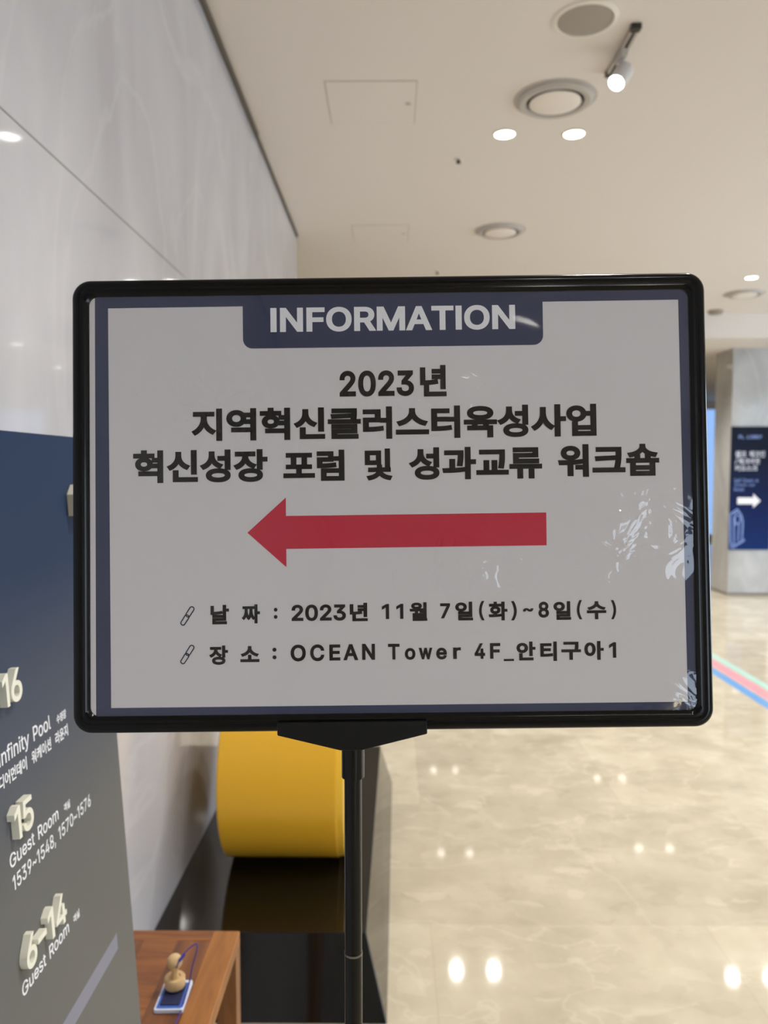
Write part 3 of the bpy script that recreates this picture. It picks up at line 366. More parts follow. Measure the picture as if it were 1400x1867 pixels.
크|322|18 41 95 0 0 -8 0 -24 0 8 95 0 286 0 -96 0 0 8 0 24 0 -8 -96 0|52 257 72 0 0 -8 0 -23 0 7 63 0 188 0 -63 0 0 -5 0 -16 0 6 0 -16 -1 -49 1 17 -65 -2 -196 -8 66 3 1 -8 4 -24 -1 8 64 4 191 10 -63 -3 -1 -24 -12 -80 7 30 10 -1 29 -3 -9 1 14 65 14 154 0 -46 0 13 0 39 0 -13 -73 0
숍|322|54 95 9 0 0 -40 0 -118 0 39 71 0 213 0 -71 0 0 39 0 118 0 -40 -10 0 -29 0 10 0 0 -12 0 -34 0 11 -52 0 -156 0 52 0 0 11 0 34 0 -12 -9 0|82 39 0 -13 52 0 156 0 -52 0 0 -13 0 -38 0 12 -52 0 -156 0 52 0 0 12|196 176 10 0 0 -13 0 -40 0 13 -24 0 -71 0 24 0 0 13 0 40 0 -13 -10 0 -29 0 10 0 0 -13 0 -40 0 13 -26 0 -78 0 26 0 0 -8 0 -23 0 8 95 0 286 0 -96 0 0 8 0 23 0 -8 -27 0 -79 0 26 0 0 13 0 40 0 -13 -10 0|146 286 9 0 0 -4 0 -14 0 5 0 -39 -113 -77 58 6 4 -8 11 -23 -4 8 49 7 116 64 -20 -34 21 -34 117 -64 -49 7 3 8 10 23 -3 -8 -57 6 -112 77 0 -39 0 5 0 14 0 -4 -10 0
날|322|234 290 10 0 0 -54 0 -160 0 53 10 0 29 0 -9 0 0 23 0 70 0 -24 16 0 47 0 -16 0 0 8 0 24 0 -8 -16 0 -47 0 16 0 0 22 0 66 0 -22 -9 0|33 169 0 36 0 -8 0 -24 0 8 8 0 25 0 -9 0 47 0 147 14 -53 -11 -1 8 -3 24 1 -8 -51 -10 -140 -14 44 1 0 36 0 107 0 -36 -10 0 -29 0 9 0 0 -36|63 1 0 19 0 -8 0 -24 0 8 71 0 212 0 -71 0 0 8 0 24 0 -8 -61 0 -183 0 61 0 0 12 0 36 0 -12 57 0 171 0 -57 0 0 26 0 77 0 -25 -67 0 -201 0 67 0 0 -7 0 -23 0 8 58 0 172 0 -57 0 0 -10 0 -32 0 11 -57 0 -171 0 57 0 0 -19
짜|322|239 290 10 0 0 -106 0 -317 0 105 10 0 29 0 -9 0 0 55 0 166 0 -55 15 0 44 0 -14 0 0 8 0 25 0 -8 -14 0 -44 0 15 0 0 42 0 126 0 -42 -9 0|127 257 29 0 0 -8 0 -23 0 7 8 0 23 0 -8 0 0 -13 0 -39 0 13 0 -36 -30 -120 25 34 -25 35 -30 120 0 -34 0 13 0 39 0 -13 7 0 23 0 -8 0 0 7 0 23 0 -8 -30 0 -90 0 30 0 0 -8 0 -23 0 7 13 0 39 0 -13 0 0 -13 0 -39 0 13 0 -45 -49 -134 38 29 6 -8 19 -22 -7 7 22 18 44 80 -8 -32 7 -32 44 -83 -24 19 24 19 44 83 -7 -33 8 -32 44 -80 -23 18 7 7 19 22 -6 -8 -39 28 -49 134 0 -47 0 13 0 39 0 -13 12 0 36 0 -12 0 0 7 0 23 0 -8 -29 0
월|322|119 283 47 0 -48 0 -78 -47 0 29 0 -30 78 -48 -48 0 47 0 78 48 0 -30 0 29|119 263 -31 0 31 0 50 -27 0 16 0 -17 -50 -28 31 0 -31 0 -51 28 0 -17 0 16|20 149 -1 7 25 0 83 1 -30 -1 0 -16 0 -48 0 16 9 0 28 0 -9 0 0 16 0 49 0 -16 31 1 93 8 -30 -4 0 7 -1 19 0 -6 -68 -7 -207 -8 61 0 2 -7|185 139 21 0 0 -7 0 -19 0 6 21 0 63 0 -21 0 0 -6 0 -17 0 6 9 0 29 0 -10 0 0 62 0 186 0 -62 -10 0 -29 0 9 0 0 -50 0 -150 0 50 -21 0|65 -2 0 15 0 -8 0 -22 0 7 74 0 222 0 -74 0 0 7 0 22 0 -8 -64 0 -193 0 64 0 0 9 0 28 0 -10 61 0 183 0 -61 0 0 22 0 65 0 -22 -71 0 -213 0 71 0 0 -6 0 -20 0 7 62 0 184 0 -61 0 0 -9 0 -26 0 9 -61 0 -183 0 61 0 0 -16
일|322|106 278 48 0 -47 0 -81 -70 0 41 0 -42 81 -70 -47 0 48 0 82 70 0 -42 0 41|106 254 -30 0 31 0 54 -46 0 27 0 -28 -54 -47 31 0 -30 0 -53 47 0 -28 0 27|248 290 10 0 0 -54 0 -163 0 54 10 0 29 0 -10 0 0 54 0 163 0 -54 -10 0|73 0 0 19 0 -7 0 -23 0 8 72 0 215 0 -72 0 0 8 0 23 0 -7 -62 0 -187 0 62 0 0 12 0 35 0 -12 59 0 176 0 -59 0 0 26 0 77 0 -26 -68 0 -205 0 68 0 0 -8 0 -23 0 7 59 0 176 0 -58 0 0 -11 0 -32 0 10 -58 0 -175 0 59 0 0 -19
화|322|114 187 -28 0 28 0 47 -36 0 21 0 -22 -47 -36 28 0 -28 0 -47 36 0 -22 0 21|114 209 44 0 -44 0 -74 -58 0 35 0 -32 59 -58 -36 5 0 -11 0 -35 0 12 -30 -1 -85 -1 25 0 1 -8 4 -24 -1 8 55 0 198 13 -69 -12 -1 7 -2 21 0 -7 -27 -4 -85 -7 29 1 0 11 0 33 0 -11 36 4 60 58 0 -32 0 35|232 290 10 0 0 -106 0 -317 0 105 10 0 30 0 -10 0 0 52 0 158 0 -53 16 0 49 0 -17 0 0 8 0 24 0 -8 -17 0 -49 0 16 0 0 45 0 135 0 -45 -10 0|99 289 10 0 0 -13 0 -38 0 13 -26 0 -80 0 27 0 0 -8 0 -23 0 7 63 0 189 0 -63 0 0 7 0 23 0 -8 -26 0 -79 0 26 0 0 13 0 38 0 -13 -10 0
수|322|146 278 10 0 0 -6 0 -17 0 5 0 -45 -114 -92 58 9 4 -8 12 -23 -4 7 49 8 117 74 -20 -39 20 -39 117 -74 -49 8 4 7 12 23 -4 -8 -58 9 -114 92 0 -45 0 5 0 17 0 -6 -10 0|18 111 95 0 0 -8 0 -24 0 8 42 0 128 0 -43 0 0 -38 0 -114 0 38 9 0 28 0 -9 0 0 38 0 114 0 -38 43 0 130 0 -43 0 0 8 0 24 0 -8 -96 0
소|322|145 115 10 0 0 -26 0 -77 0 25 -42 0 -127 0 42 0 0 -8 0 -24 0 8 95 0 287 0 -96 0 0 8 0 24 0 -8 -44 0 -131 0 44 0 0 25 0 77 0 -26 -10 0|144 268 10 0 0 -8 0 -24 0 8 0 -52 -115 -109 56 10 4 -8 12 -24 -4 8 49 10 119 88 -21 -45 20 -45 118 -88 -48 10 5 8 13 24 -4 -8 -56 10 -116 109 0 -52 0 8 0 24 0 -8 -10 0
안|322|106 267 47 0 -47 0 -83 -78 0 46 0 -45 83 -78 -47 0 47 0 82 78 0 -45 0 46|106 242 -31 0 31 0 54 -53 0 31 0 -31 -54 -52 31 0 -31 0 -55 52 0 -31 0 31|234 290 10 0 0 -78 0 -234 0 78 10 0 29 0 -9 0 0 38 0 113 0 -37 16 0 47 0 -16 0 0 8 0 24 0 -8 -16 0 -47 0 16 0 0 32 0 97 0 -33 -9 0|66 80 10 0 0 -33 0 -100 0 33 71 0 211 0 -70 0 0 8 0 24 0 -8 -60 0 -182 0 61 0 0 25 0 76 0 -25 -10 0
티|322|248 290 10 0 0 -106 0 -317 0 105 10 0 29 0 -9 0 0 105 0 317 0 -106 -9 0|37 261 52 0 0 -71 0 -212 0 71 9 0 26 0 -9 0 60 0 152 10 -50 -8 -1 8 -3 24 1 -8 -48 -8 -146 -10 58 0 0 25 0 75 0 -25 38 0 113 0 -37 0 0 8 0 24 0 -8 -37 0 -113 0 38 0 0 22 0 65 0 -22 42 0 125 0 -42 0 0 8 0 24 0 -8 -51 0
구|322|18 133 70 0 0 -8 0 -24 0 8 42 0 127 0 -42 0 0 -46 0 -137 0 46 10 0 29 0 -9 0 0 46 0 137 0 -46 43 0 130 0 -43 0 0 8 0 24 0 -8 -16 0 -47 0 16 0 9 46 9 108 0 -30 0 9 0 28 0 -9 -71 0 -213 0 71 0 0 -8 0 -24 0 8 62 0 184 0 -61 0 0 -1 0 -4 0 2 0 -29 -9 -108 9 45 -70 0
아|322|102 265 46 0 -47 0 -80 -110 0 67 0 -68 80 -111 -47 0 46 0 79 111 0 -68 0 67|102 239 -31 0 30 0 51 -84 0 51 0 -52 -51 -85 30 0 -31 0 -52 85 0 -52 0 51|232 290 9 0 0 -106 0 -317 0 105 9 0 29 0 -10 0 0 55 0 166 0 -56 17 0 52 0 -18 0 0 8 0 24 0 -8 -18 0 -52 0 17 0 0 42 0 127 0 -43 -10 0
영|322|104 246 -31 0 31 0 54 -51 0 30 0 -29 -54 -50 31 0 -31 0 -54 50 0 -29 0 30|174 95 65 0 -65 0 -106 -61 0 38 0 -38 106 -61 -65 0 65 0 105 61 0 -38 0 38|174 72 -48 0 48 0 77 -38 0 24 0 -23 -77 -38 48 0 -48 0 -77 38 0 -23 0 24|181 220 3 -7 23 0 68 0 -23 0 0 -16 0 -49 0 16 -23 0 -68 0 23 0 3 8 4 24 0 -8 0 9|249 290 10 0 0 -16 0 -46 0 15 -27 0 -81 0 27 0 -15 17 -64 27 27 0 -47 0 -82 -76 0 44 0 -44 82 -75 -47 0 27 0 64 27 -15 -17 27 0 81 0 -27 0 0 -15 0 -45 0 15 10 0 29 0 -10 0 0 63 0 188 0 -63 -10 0
디|322|248 290 9 0 0 -106 0 -318 0 106 9 0 29 0 -10 0 0 106 0 318 0 -106 -10 0|38 259 50 0 0 -69 0 -208 0 69 8 0 25 0 -8 0 64 0 154 11 -48 -9 -1 8 -3 24 1 -8 -46 -9 -147 -10 61 0 0 53 0 159 0 -53 40 0 120 0 -40 0 0 8 0 24 0 -8 -50 0
어|322|102 239 -30 0 30 0 51 -84 0 51 0 -52 -51 -85 30 0 -30 0 -51 85 0 -52 0 51|249 290 10 0 0 -41 0 -121 0 40 -23 0 -69 0 23 0 -4 59 -78 96 43 0 -46 0 -79 -110 0 67 0 -68 79 -111 -46 0 44 0 78 101 -2 -62 23 0 69 0 -23 0 0 -57 0 -173 0 58 10 0 29 0 -10 0 0 106 0 318 0 -106 -10 0
먼|322|148 238 -29 0 0 -33 0 -100 0 33 -29 0 -87 0 29 0 0 33 0 100 0 -33 29 0|249 289 10 0 0 -29 0 -88 0 30 -24 0 -73 0 25 0 0 21 0 61 0 -20 -48 0 -144 0 48 0 0 -49 0 -148 0 50 48 0 144 0 -48 0 0 22 0 64 0 -21 25 0 73 0 -24 0 0 -40 0 -120 0 40 10 0 29 0 -10 0 0 77 0 231 0 -77 -10 0|76 79 10 0 0 -33 0 -99 0 33 70 0 211 0 -70 0 0 8 0 24 0 -8 -61 0 -182 0 60 0 0 25 0 75 0 -25 -10 0
데|322|258 290 10 0 0 -106 0 -317 0 105 10 0 28 0 -9 0 0 105 0 317 0 -106 -9 0|195 282 9 0 0 -38 0 -113 0 38 -23 0 -68 0 22 0 0 -8 0 -24 0 8 22 0 68 0 -23 0 0 -52 0 -156 0 52 9 0 27 0 -9 0 0 98 0 293 0 -97 -9 0|29 251 40 0 0 -68 0 -202 0 67 7 0 21 0 -7 0 50 0 117 9 -36 -8 -1 8 -3 24 1 -8 -33 -7 -106 -9 44 1 0 51 0 154 0 -51 30 0 90 0 -30 0 0 8 0 24 0 -8 -39 0
이|322|248 290 9 0 0 -106 0 -318 0 106 9 0 29 0 -10 0 0 106 0 318 0 -106 -10 0|110 265 46 0 -47 0 -81 -110 0 67 0 -68 81 -111 -47 0 46 0 80 111 0 -68 0 67|110 239 -32 0 30 0 52 -84 0 51 0 -52 -52 -85 30 0 -32 0 -53 85 0 -52 0 51
케|322|259 290 9 0 0 -106 0 -317 0 105 9 0 27 0 -9 0 0 105 0 317 0 -106 -9 0|193 281 9 0 0 -39 0 -116 0 38 -17 0 -49 0 16 0 9 28 12 87 0 -30 -41 0 -122 0 41 0 0 -8 0 -24 0 8 31 0 93 0 -31 0 -1 -17 -8 -49 5 16 -33 -3 -100 -7 33 2 1 -8 4 -25 -1 8 30 3 88 8 -29 -2 -15 -37 -92 -96 48 26 6 -7 17 -20 -6 6 50 28 98 102 -17 -39 20 0 59 0 -20 0 0 -51 0 -152 0 50 9 0 27 0 -9 0 0 97 0 292 0 -97 -9 0
션|322|249 289 10 0 0 -15 0 -46 0 15 -21 0 -64 0 21 0 0 -8 0 -24 0 8 21 0 64 0 -21 0 0 -14 0 -41 0 14 -21 0 -64 0 21 0 0 -8 0 -24 0 8 21 0 64 0 -21 0 0 -34 0 -101 0 34 10 0 29 0 -10 0 0 79 0 236 0 -79 -10 0|97 272 10 0 0 -14 0 -41 0 14 0 -49 -79 -113 47 18 5 -8 16 -23 -6 8 36 15 78 84 -14 -39 13 -36 74 -79 -34 14 5 8 16 23 -5 -7 -45 18 -76 108 0 -46 0 14 0 41 0 -14 -10 0|75 77 9 0 0 -32 0 -97 0 32 70 0 210 0 -70 0 0 8 0 24 0 -8 -60 0 -181 0 60 0 0 24 0 73 0 -24 -10 0
라|322|232 290 10 0 0 -106 0 -318 0 106 10 0 29 0 -10 0 0 56 0 167 0 -55 17 0 52 0 -18 0 0 9 0 25 0 -8 -18 0 -52 0 17 0 0 42 0 126 0 -42 -10 0|30 260 47 0 0 -8 0 -24 0 8 38 0 114 0 -38 0 0 -22 0 -66 0 22 -38 0 -114 0 38 0 0 -40 0 -121 0 40 9 0 26 0 -9 0 60 0 151 11 -49 -9 -1 8 -3 24 1 -8 -47 -9 -145 -11 58 0 0 25 0 73 0 -24 38 0 114 0 -38 0 0 38 0 114 0 -38 -48 0
운|322|160 282 68 0 -67 0 -111 -64 0 39 0 -39 111 -64 -67 0 68 0 111 64 0 -39 0 39|160 258 -48 0 49 0 81 -40 0 25 0 -25 -81 -40 49 0 -48 0 -80 40 0 -25 0 25|17 129 96 0 0 -8 0 -24 0 8 44 0 131 0 -43 0 0 -21 0 -64 0 21 10 0 30 0 -10 0 0 21 0 64 0 -21 42 0 126 0 -42 0 0 8 0 24 0 -8 -95 0|54 72 10 0 0 -31 0 -92 0 31 73 0 218 0 -72 0 0 8 0 24 0 -8 -63 0 -189 0 63 0 0 23 0 68 0 -23 -10 0
객|322|72 88 71 0 0 -8 0 -24 0 8 61 0 184 0 -62 0 0 -30 0 -91 0 30 9 0 28 0 -9 0 0 38 0 115 0 -39 -71 0|187 283 10 0 0 -59 0 -178 0 59 10 0 28 0 -9 0 0 27 0 81 0 -27 14 0 42 0 -14 0 0 -28 0 -83 0 28 9 0 27 0 -9 0 0 62 0 186 0 -62 -9 0 -27 0 9 0 0 -26 0 -79 0 26 -14 0 -42 0 14 0 0 24 0 73 0 -24 -9 0|32 266 41 0 0 -8 0 -24 0 8 31 0 93 0 -31 0 -5 -52 -106 -121 65 26 5 -7 14 -22 -5 8 80 34 122 167 0 -76 -41 0
실|322|248 290 9 0 0 -55 0 -164 0 54 9 0 29 0 -10 0 0 54 0 164 0 -55 -10 0|73 0 0 18 0 -8 0 -24 0 8 72 0 215 0 -72 0 0 8 0 24 0 -8 -62 0 -187 0 62 0 0 11 0 33 0 -11 59 0 176 0 -59 0 0 26 0 77 0 -26 -68 0 -205 0 68 0 0 -8 0 -24 0 8 59 0 176 0 -58 0 0 -10 0 -31 0 11 -58 0 -175 0 59 0 0 -18|100 280 10 0 0 -8 0 -24 0 8 0 -46 -80 -104 47 16 5 -8 14 -23 -5 7 38 13 81 78 -14 -36 14 -34 80 -73 -37 13 4 8 14 23 -5 -7 -47 16 -80 99 0 -44 0 8 0 24 0 -8 -10 0
셀|322|257 289 9 0 0 -56 0 -168 0 56 9 0 27 0 -9 0 0 56 0 168 0 -56 -9 0|195 283 9 0 0 -17 0 -53 0 18 -16 0 -49 0 16 0 0 -8 0 -24 0 8 16 0 49 0 -16 0 0 -27 0 -83 0 28 9 0 27 0 -9 0 0 54 0 160 0 -53 -9 0|83 276 9 0 0 -10 0 -32 0 11 0 -38 -65 -99 41 19 5 -7 16 -22 -6 8 30 15 63 73 -11 -31 11 -28 61 -63 -30 12 5 7 15 22 -5 -8 -39 16 -62 88 0 -36 0 11 0 33 0 -11 -9 0|76 0 0 18 0 -8 0 -24 0 8 74 0 221 0 -74 0 0 8 0 24 0 -8 -64 0 -192 0 64 0 0 11 0 32 0 -11 60 0 179 0 -60 0 0 25 0 74 0 -24 -69 0 -209 0 70 0 0 -7 0 -23 0 8 61 0 181 0 -60 0 0 -9 0 -29 0 10 -60 0 -180 0 60 0 0 -18
프|322|18 38 95 0 0 -8 0 -25 0 8 95 0 287 0 -96 0 0 8 0 25 0 -8 -96 0|43 124 17 0 0 -8 0 -24 0 8 78 0 234 0 -78 0 0 8 0 24 0 -8 -16 0 -49 0 17 0 0 37 0 110 0 -37 17 0 50 0 -17 0 0 8 0 24 0 -8 -79 0 -235 0 78 0 0 -8 0 -24 0 8 16 0 49 0 -17 0 0 -37 0 -110 0 37 -16 0|121 234 0 -37 26 0 79 0 -27 0 0 -37 0 -110 0 37 -27 0 -79 0 26 0 0 37
체|322|258 290 10 0 0 -106 0 -317 0 105 10 0 28 0 -9 0 0 105 0 317 0 -106 -9 0|195 282 9 0 0 -39 0 -117 0 39 -16 0 -48 0 16 0 0 -8 0 -25 0 8 16 0 48 0 -16 0 0 -50 0 -151 0 51 9 0 27 0 -9 0 0 98 0 293 0 -97 -9 0|82 278 10 0 0 -16 0 -47 0 16 -19 0 -59 0 20 0 0 -8 0 -24 0 8 20 0 59 0 -19 0 0 -5 0 -15 0 5 0 -52 -67 -132 43 25 5 -8 17 -23 -6 8 31 19 64 95 -11 -41 12 -38 65 -88 -31 18 6 8 17 22 -6 -7 -43 24 -68 126 0 -51 0 5 0 15 0 -5 19 0 58 0 -19 0 0 8 0 24 0 -8 -19 0 -58 0 19 0 0 16 0 47 0 -16 -9 0
인|322|248 289 10 0 0 -77 0 -231 0 77 10 0 29 0 -10 0 0 77 0 231 0 -77 -10 0|107 267 47 0 -47 0 -82 -78 0 46 0 -45 82 -78 -47 0 47 0 83 78 0 -45 0 46|107 242 -31 0 31 0 54 -53 0 31 0 -31 -54 -52 31 0 -31 0 -54 52 0 -31 0 31|74 82 9 0 0 -34 0 -102 0 34 71 0 213 0 -71 0 0 8 0 24 0 -8 -62 0 -184 0 61 0 0 26 0 78 0 -26 -10 0
웃|322|160 285 69 0 -68 0 -111 -58 0 37 0 -37 111 -59 -68 0 69 0 112 59 0 -37 0 37|160 263 -50 0 51 0 82 -36 0 22 0 -23 -82 -36 51 0 -50 0 -81 36 0 -23 0 22|18 145 95 0 0 -8 0 -24 0 8 42 0 128 0 -43 0 0 -12 0 -35 0 12 9 0 28 0 -9 0 0 12 0 35 0 -12 44 0 130 0 -43 0 0 8 0 24 0 -8 -95 0|145 71 10 0 0 -3 0 -9 0 3 0 -34 -107 -66 57 6 3 -7 10 -22 -4 8 49 6 112 54 -19 -29 19 -29 112 -54 -49 6 3 8 10 22 -4 -7 -58 6 -107 66 0 -35 0 3 0 9 0 -3 -10 0
키|322|248 290 10 0 0 -106 0 -317 0 105 10 0 29 0 -9 0 0 105 0 317 0 -106 -9 0|41 257 48 0 0 -8 0 -24 0 8 39 0 116 0 -39 0 -1 -19 -10 -55 6 17 -41 -3 -122 -9 41 3 1 -8 5 -25 -2 8 36 3 108 10 -36 -3 -20 -42 -114 -107 58 29 5 -7 16 -22 -6 7 114 56 146 232 0 -92 -48 0
오|322|160 245 -50 0 51 0 88 -59 0 36 0 -36 -88 -60 51 0 -50 0 -86 60 0 -36 0 36|18 37 42 0 0 -8 0 -24 0 8 95 0 287 0 -96 0 0 8 0 24 0 -8 -44 0 -130 0 43 0 0 22 0 66 0 -22 59 5 101 83 0 -47 0 50 -116 83 67 0 -66 0 -114 -83 0 50 0 -47 100 -83 -59 5 0 -22 0 -66 0 22 -43 0
"""
TABLE = glyph_table()
def plain(adv, pts):
    o = []; px = py = 0
    for x, y in pts:
        o += [x - px, y - py, 0, 0, 0, 0]; px, py = x, y
    return (adv, [o])
TABLE['I'] = plain(189, [(60, 0), (130, 0), (130, 509), (60, 509)])
TABLE['1'] = plain(329, [(165, 0), (232, 0), (232, 509), (172, 509), (46, 424), (46, 354), (158, 428), (165, 428)])

# ------------------------------------------------------------------ materials
def marble_wall(name, base, light, dark, rough):
    m = mat(name, base, rough); nt, ns, ln, b = nodes(m)
    tc = ns.new('ShaderNodeTexCoord')
    mp = ns.new('ShaderNodeMapping'); mp.inputs['Rotation'].default_value = (R(25), R(10), R(15)); mp.inputs['Scale'].default_value = (1, 0.9, 0.45)
    ln.new(tc.outputs['Object'], mp.inputs[0])
    n1 = ns.new('ShaderNodeTexNoise'); n1.inputs['Scale'].default_value = 2.2; n1.inputs['Detail'].default_value = 5; n1.inputs['Distortion'].default_value = 1.2
    ln.new(mp.outputs[0], n1.inputs['Vector'])
    r1 = ramp(ns, [(0.3, lin(*dark)), (0.52, lin(*base)), (0.72, lin(*light))]); ln.new(n1.outputs[0], r1.inputs[0])
    n2 = ns.new('ShaderNodeTexNoise'); n2.inputs['Scale'].default_value = 0.9; n2.inputs['Detail'].default_value = 7; n2.inputs['Distortion'].default_value = 2.0
    ln.new(mp.outputs[0], n2.inputs['Vector'])
    r2 = ramp(ns, [(0.485, (0, 0, 0, 1)), (0.5, (0.4, 0.4, 0.4, 1)), (0.515, (0, 0, 0, 1))]); ln.new(n2.outputs[0], r2.inputs[0])
    mx = ns.new('ShaderNodeMix'); mx.data_type = 'RGBA'
    ln.new(r2.outputs[0], mx.inputs[0]); ln.new(r1.outputs[0], mx.inputs[6]); mx.inputs[7].default_value = lin(*light)
    ln.new(mx.outputs[2], b.inputs['Base Color'])
    return m

M = {}
M['wall'] = marble_wall('pale_grey_marble', (189, 188, 193), (200, 199, 202), (180, 179, 184), 0.05)
M['column'] = marble_wall('grey_marble', (176, 176, 176), (190, 190, 190), (160, 160, 160), 0.12)
M['plaster'] = mat('ceiling_paint', (217, 210, 204), 0.9, spec=0.2)
M['wall_paint'] = mat('wall_paint', (215, 212, 204), 0.8, spec=0.2)
M['joint'] = mat('stone_joint', (128, 124, 118), 0.8)
M['gap'] = mat('shadow_gap_metal', (92, 84, 74), 0.6)
M['black'] = mat('glossy_black_plastic', (7, 7, 8), 0.14, spec=0.25)
M['black_deep'] = mat('black_plastic', (7, 7, 8), 0.45, spec=0.3)
M['pole'] = mat('black_lacquered_tube', (7, 7, 7), 0.12, spec=0.3)
M['ring'] = mat('joint_ring', (120, 115, 105), 0.35, metal=0.7)
M['paper'] = mat('white_paper', (214, 211, 213), 0.85, spec=0.15)
M['navy'] = mat('navy_print', (62, 66, 92), 0.85, spec=0.15)
M['ink'] = mat('black_print', (34, 31, 30), 0.85, spec=0.1)
M['red'] = mat('red_print', (196, 52, 72), 0.85, spec=0.15)
M['chain'] = mat('link_print', (34, 40, 62), 0.85, spec=0.1)
M['white_print'] = mat('white_print', (232, 232, 236), 0.7)
M['soft_print'] = mat('soft_white_print', (190, 192, 205), 0.7)
M['cream'] = mat('cream_acrylic', (232, 230, 214), 0.35)
M['stripe'] = mat('violet_grey_print', (128, 128, 142), 0.5)
M['granite'] = mat('black_polished_stone', (13, 13, 13), 0.07, spec=0.6)
M['yellow'] = mat('yellow_lacquer', (226, 173, 46), 0.3, spec=0.4)
M['yellow_rim'] = mat('yellow_edge', (236, 188, 60), 0.3, spec=0.4)
M['metal_ring'] = mat('grey_vent_metal', (176, 170, 164), 0.4)
M['vent_disc'] = mat('white_vent_disc', (226, 218, 210), 0.45)
M['dark_gap'] = mat('vent_shade_and_nozzle', (50, 44, 38), 0.8)  # dark tone for painted vent shade; also the sprinkler nozzle's own colour
M['grille'] = mat('speaker_grille', (150, 142, 132), 0.75)
M['white_trim'] = mat('white_trim', (220, 214, 205), 0.5)
M['white_lamp'] = mat('white_lamp_body', (205, 203, 204), 0.4)
M['lamp_face'] = mat('lamp_glow', (255, 255, 255), 0.4, emit=(1, 0.95, 0.86), estr=9)
M['spot_face'] = mat('spotlight_glow', (255, 255, 255), 0.4, emit=(1, 0.98, 0.94), estr=30)
M['track_dark'] = mat('track_black', (34, 30, 26), 0.5)
M['track_side'] = mat('track_side', (168, 160, 150), 0.5)
M['beech'] = mat('pale_beech', (214, 180, 130), 0.5)
M['pad_white'] = mat('pad_case', (214, 222, 240), 0.35)
M['pad_blue'] = mat('pad_case_blue', (66, 104, 190), 0.4)
M['pad_ink'] = mat('ink_felt', (26, 32, 72), 0.7)
M['rubber'] = mat('stamp_rubber', (24, 26, 52), 0.6)
M['cord'] = mat('purple_cord', (74, 48, 130), 0.7)
M['cord_blue'] = mat('blue_knot', (40, 54, 150), 0.7)
M['teal'] = mat('teal_line', (172, 206, 194), 0.2)
M['pink'] = mat('pink_line', (226, 150, 158), 0.2)
M['blue_line'] = mat('blue_line', (104, 152, 204), 0.2)
M['line_art'] = mat('pale_blue_print', (120, 145, 205), 0.5)
M['mullion'] = mat('dark_window_metal', (60, 62, 66), 0.4)

# printed gradients of the two blue boards (part of the print)
def grad_mat(name, axis, stops, lo, hi, rough):
    m = mat(name, (60, 70, 100), rough); nt, ns, ln, b = nodes(m)
    tc = ns.new('ShaderNodeTexCoord'); sp = ns.new('ShaderNodeSeparateXYZ'); ln.new(tc.outputs['Object'], sp.inputs[0])
    mr = ns.new('ShaderNodeMapRange'); mr.inputs[1].default_value = lo; mr.inputs[2].default_value = hi
    ln.new(sp.outputs[axis], mr.inputs[0])
    r = ramp(ns, [(p, lin(*c)) for p, c in stops]); ln.new(mr.outputs[0], r.inputs[0])
    ln.new(r.outputs[0], b.inputs['Base Color'])
    return m
M['board'] = grad_mat('directory_print', 2, [(0, (112, 110, 104)), (0.42, (101, 100, 97)), (0.62, (74, 79, 91)), (0.82, (38, 54, 82)), (1, (30, 50, 80))], 0.75, 1.54, 0.6)
M['board'].node_tree.nodes['Principled BSDF'].inputs['Specular IOR Level'].default_value = 0.18
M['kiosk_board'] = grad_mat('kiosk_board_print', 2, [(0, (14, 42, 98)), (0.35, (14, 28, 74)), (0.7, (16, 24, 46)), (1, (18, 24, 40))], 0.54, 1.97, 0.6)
M['kiosk_board'].node_tree.nodes['Principled BSDF'].inputs['Specular IOR Level'].default_value = 0.12

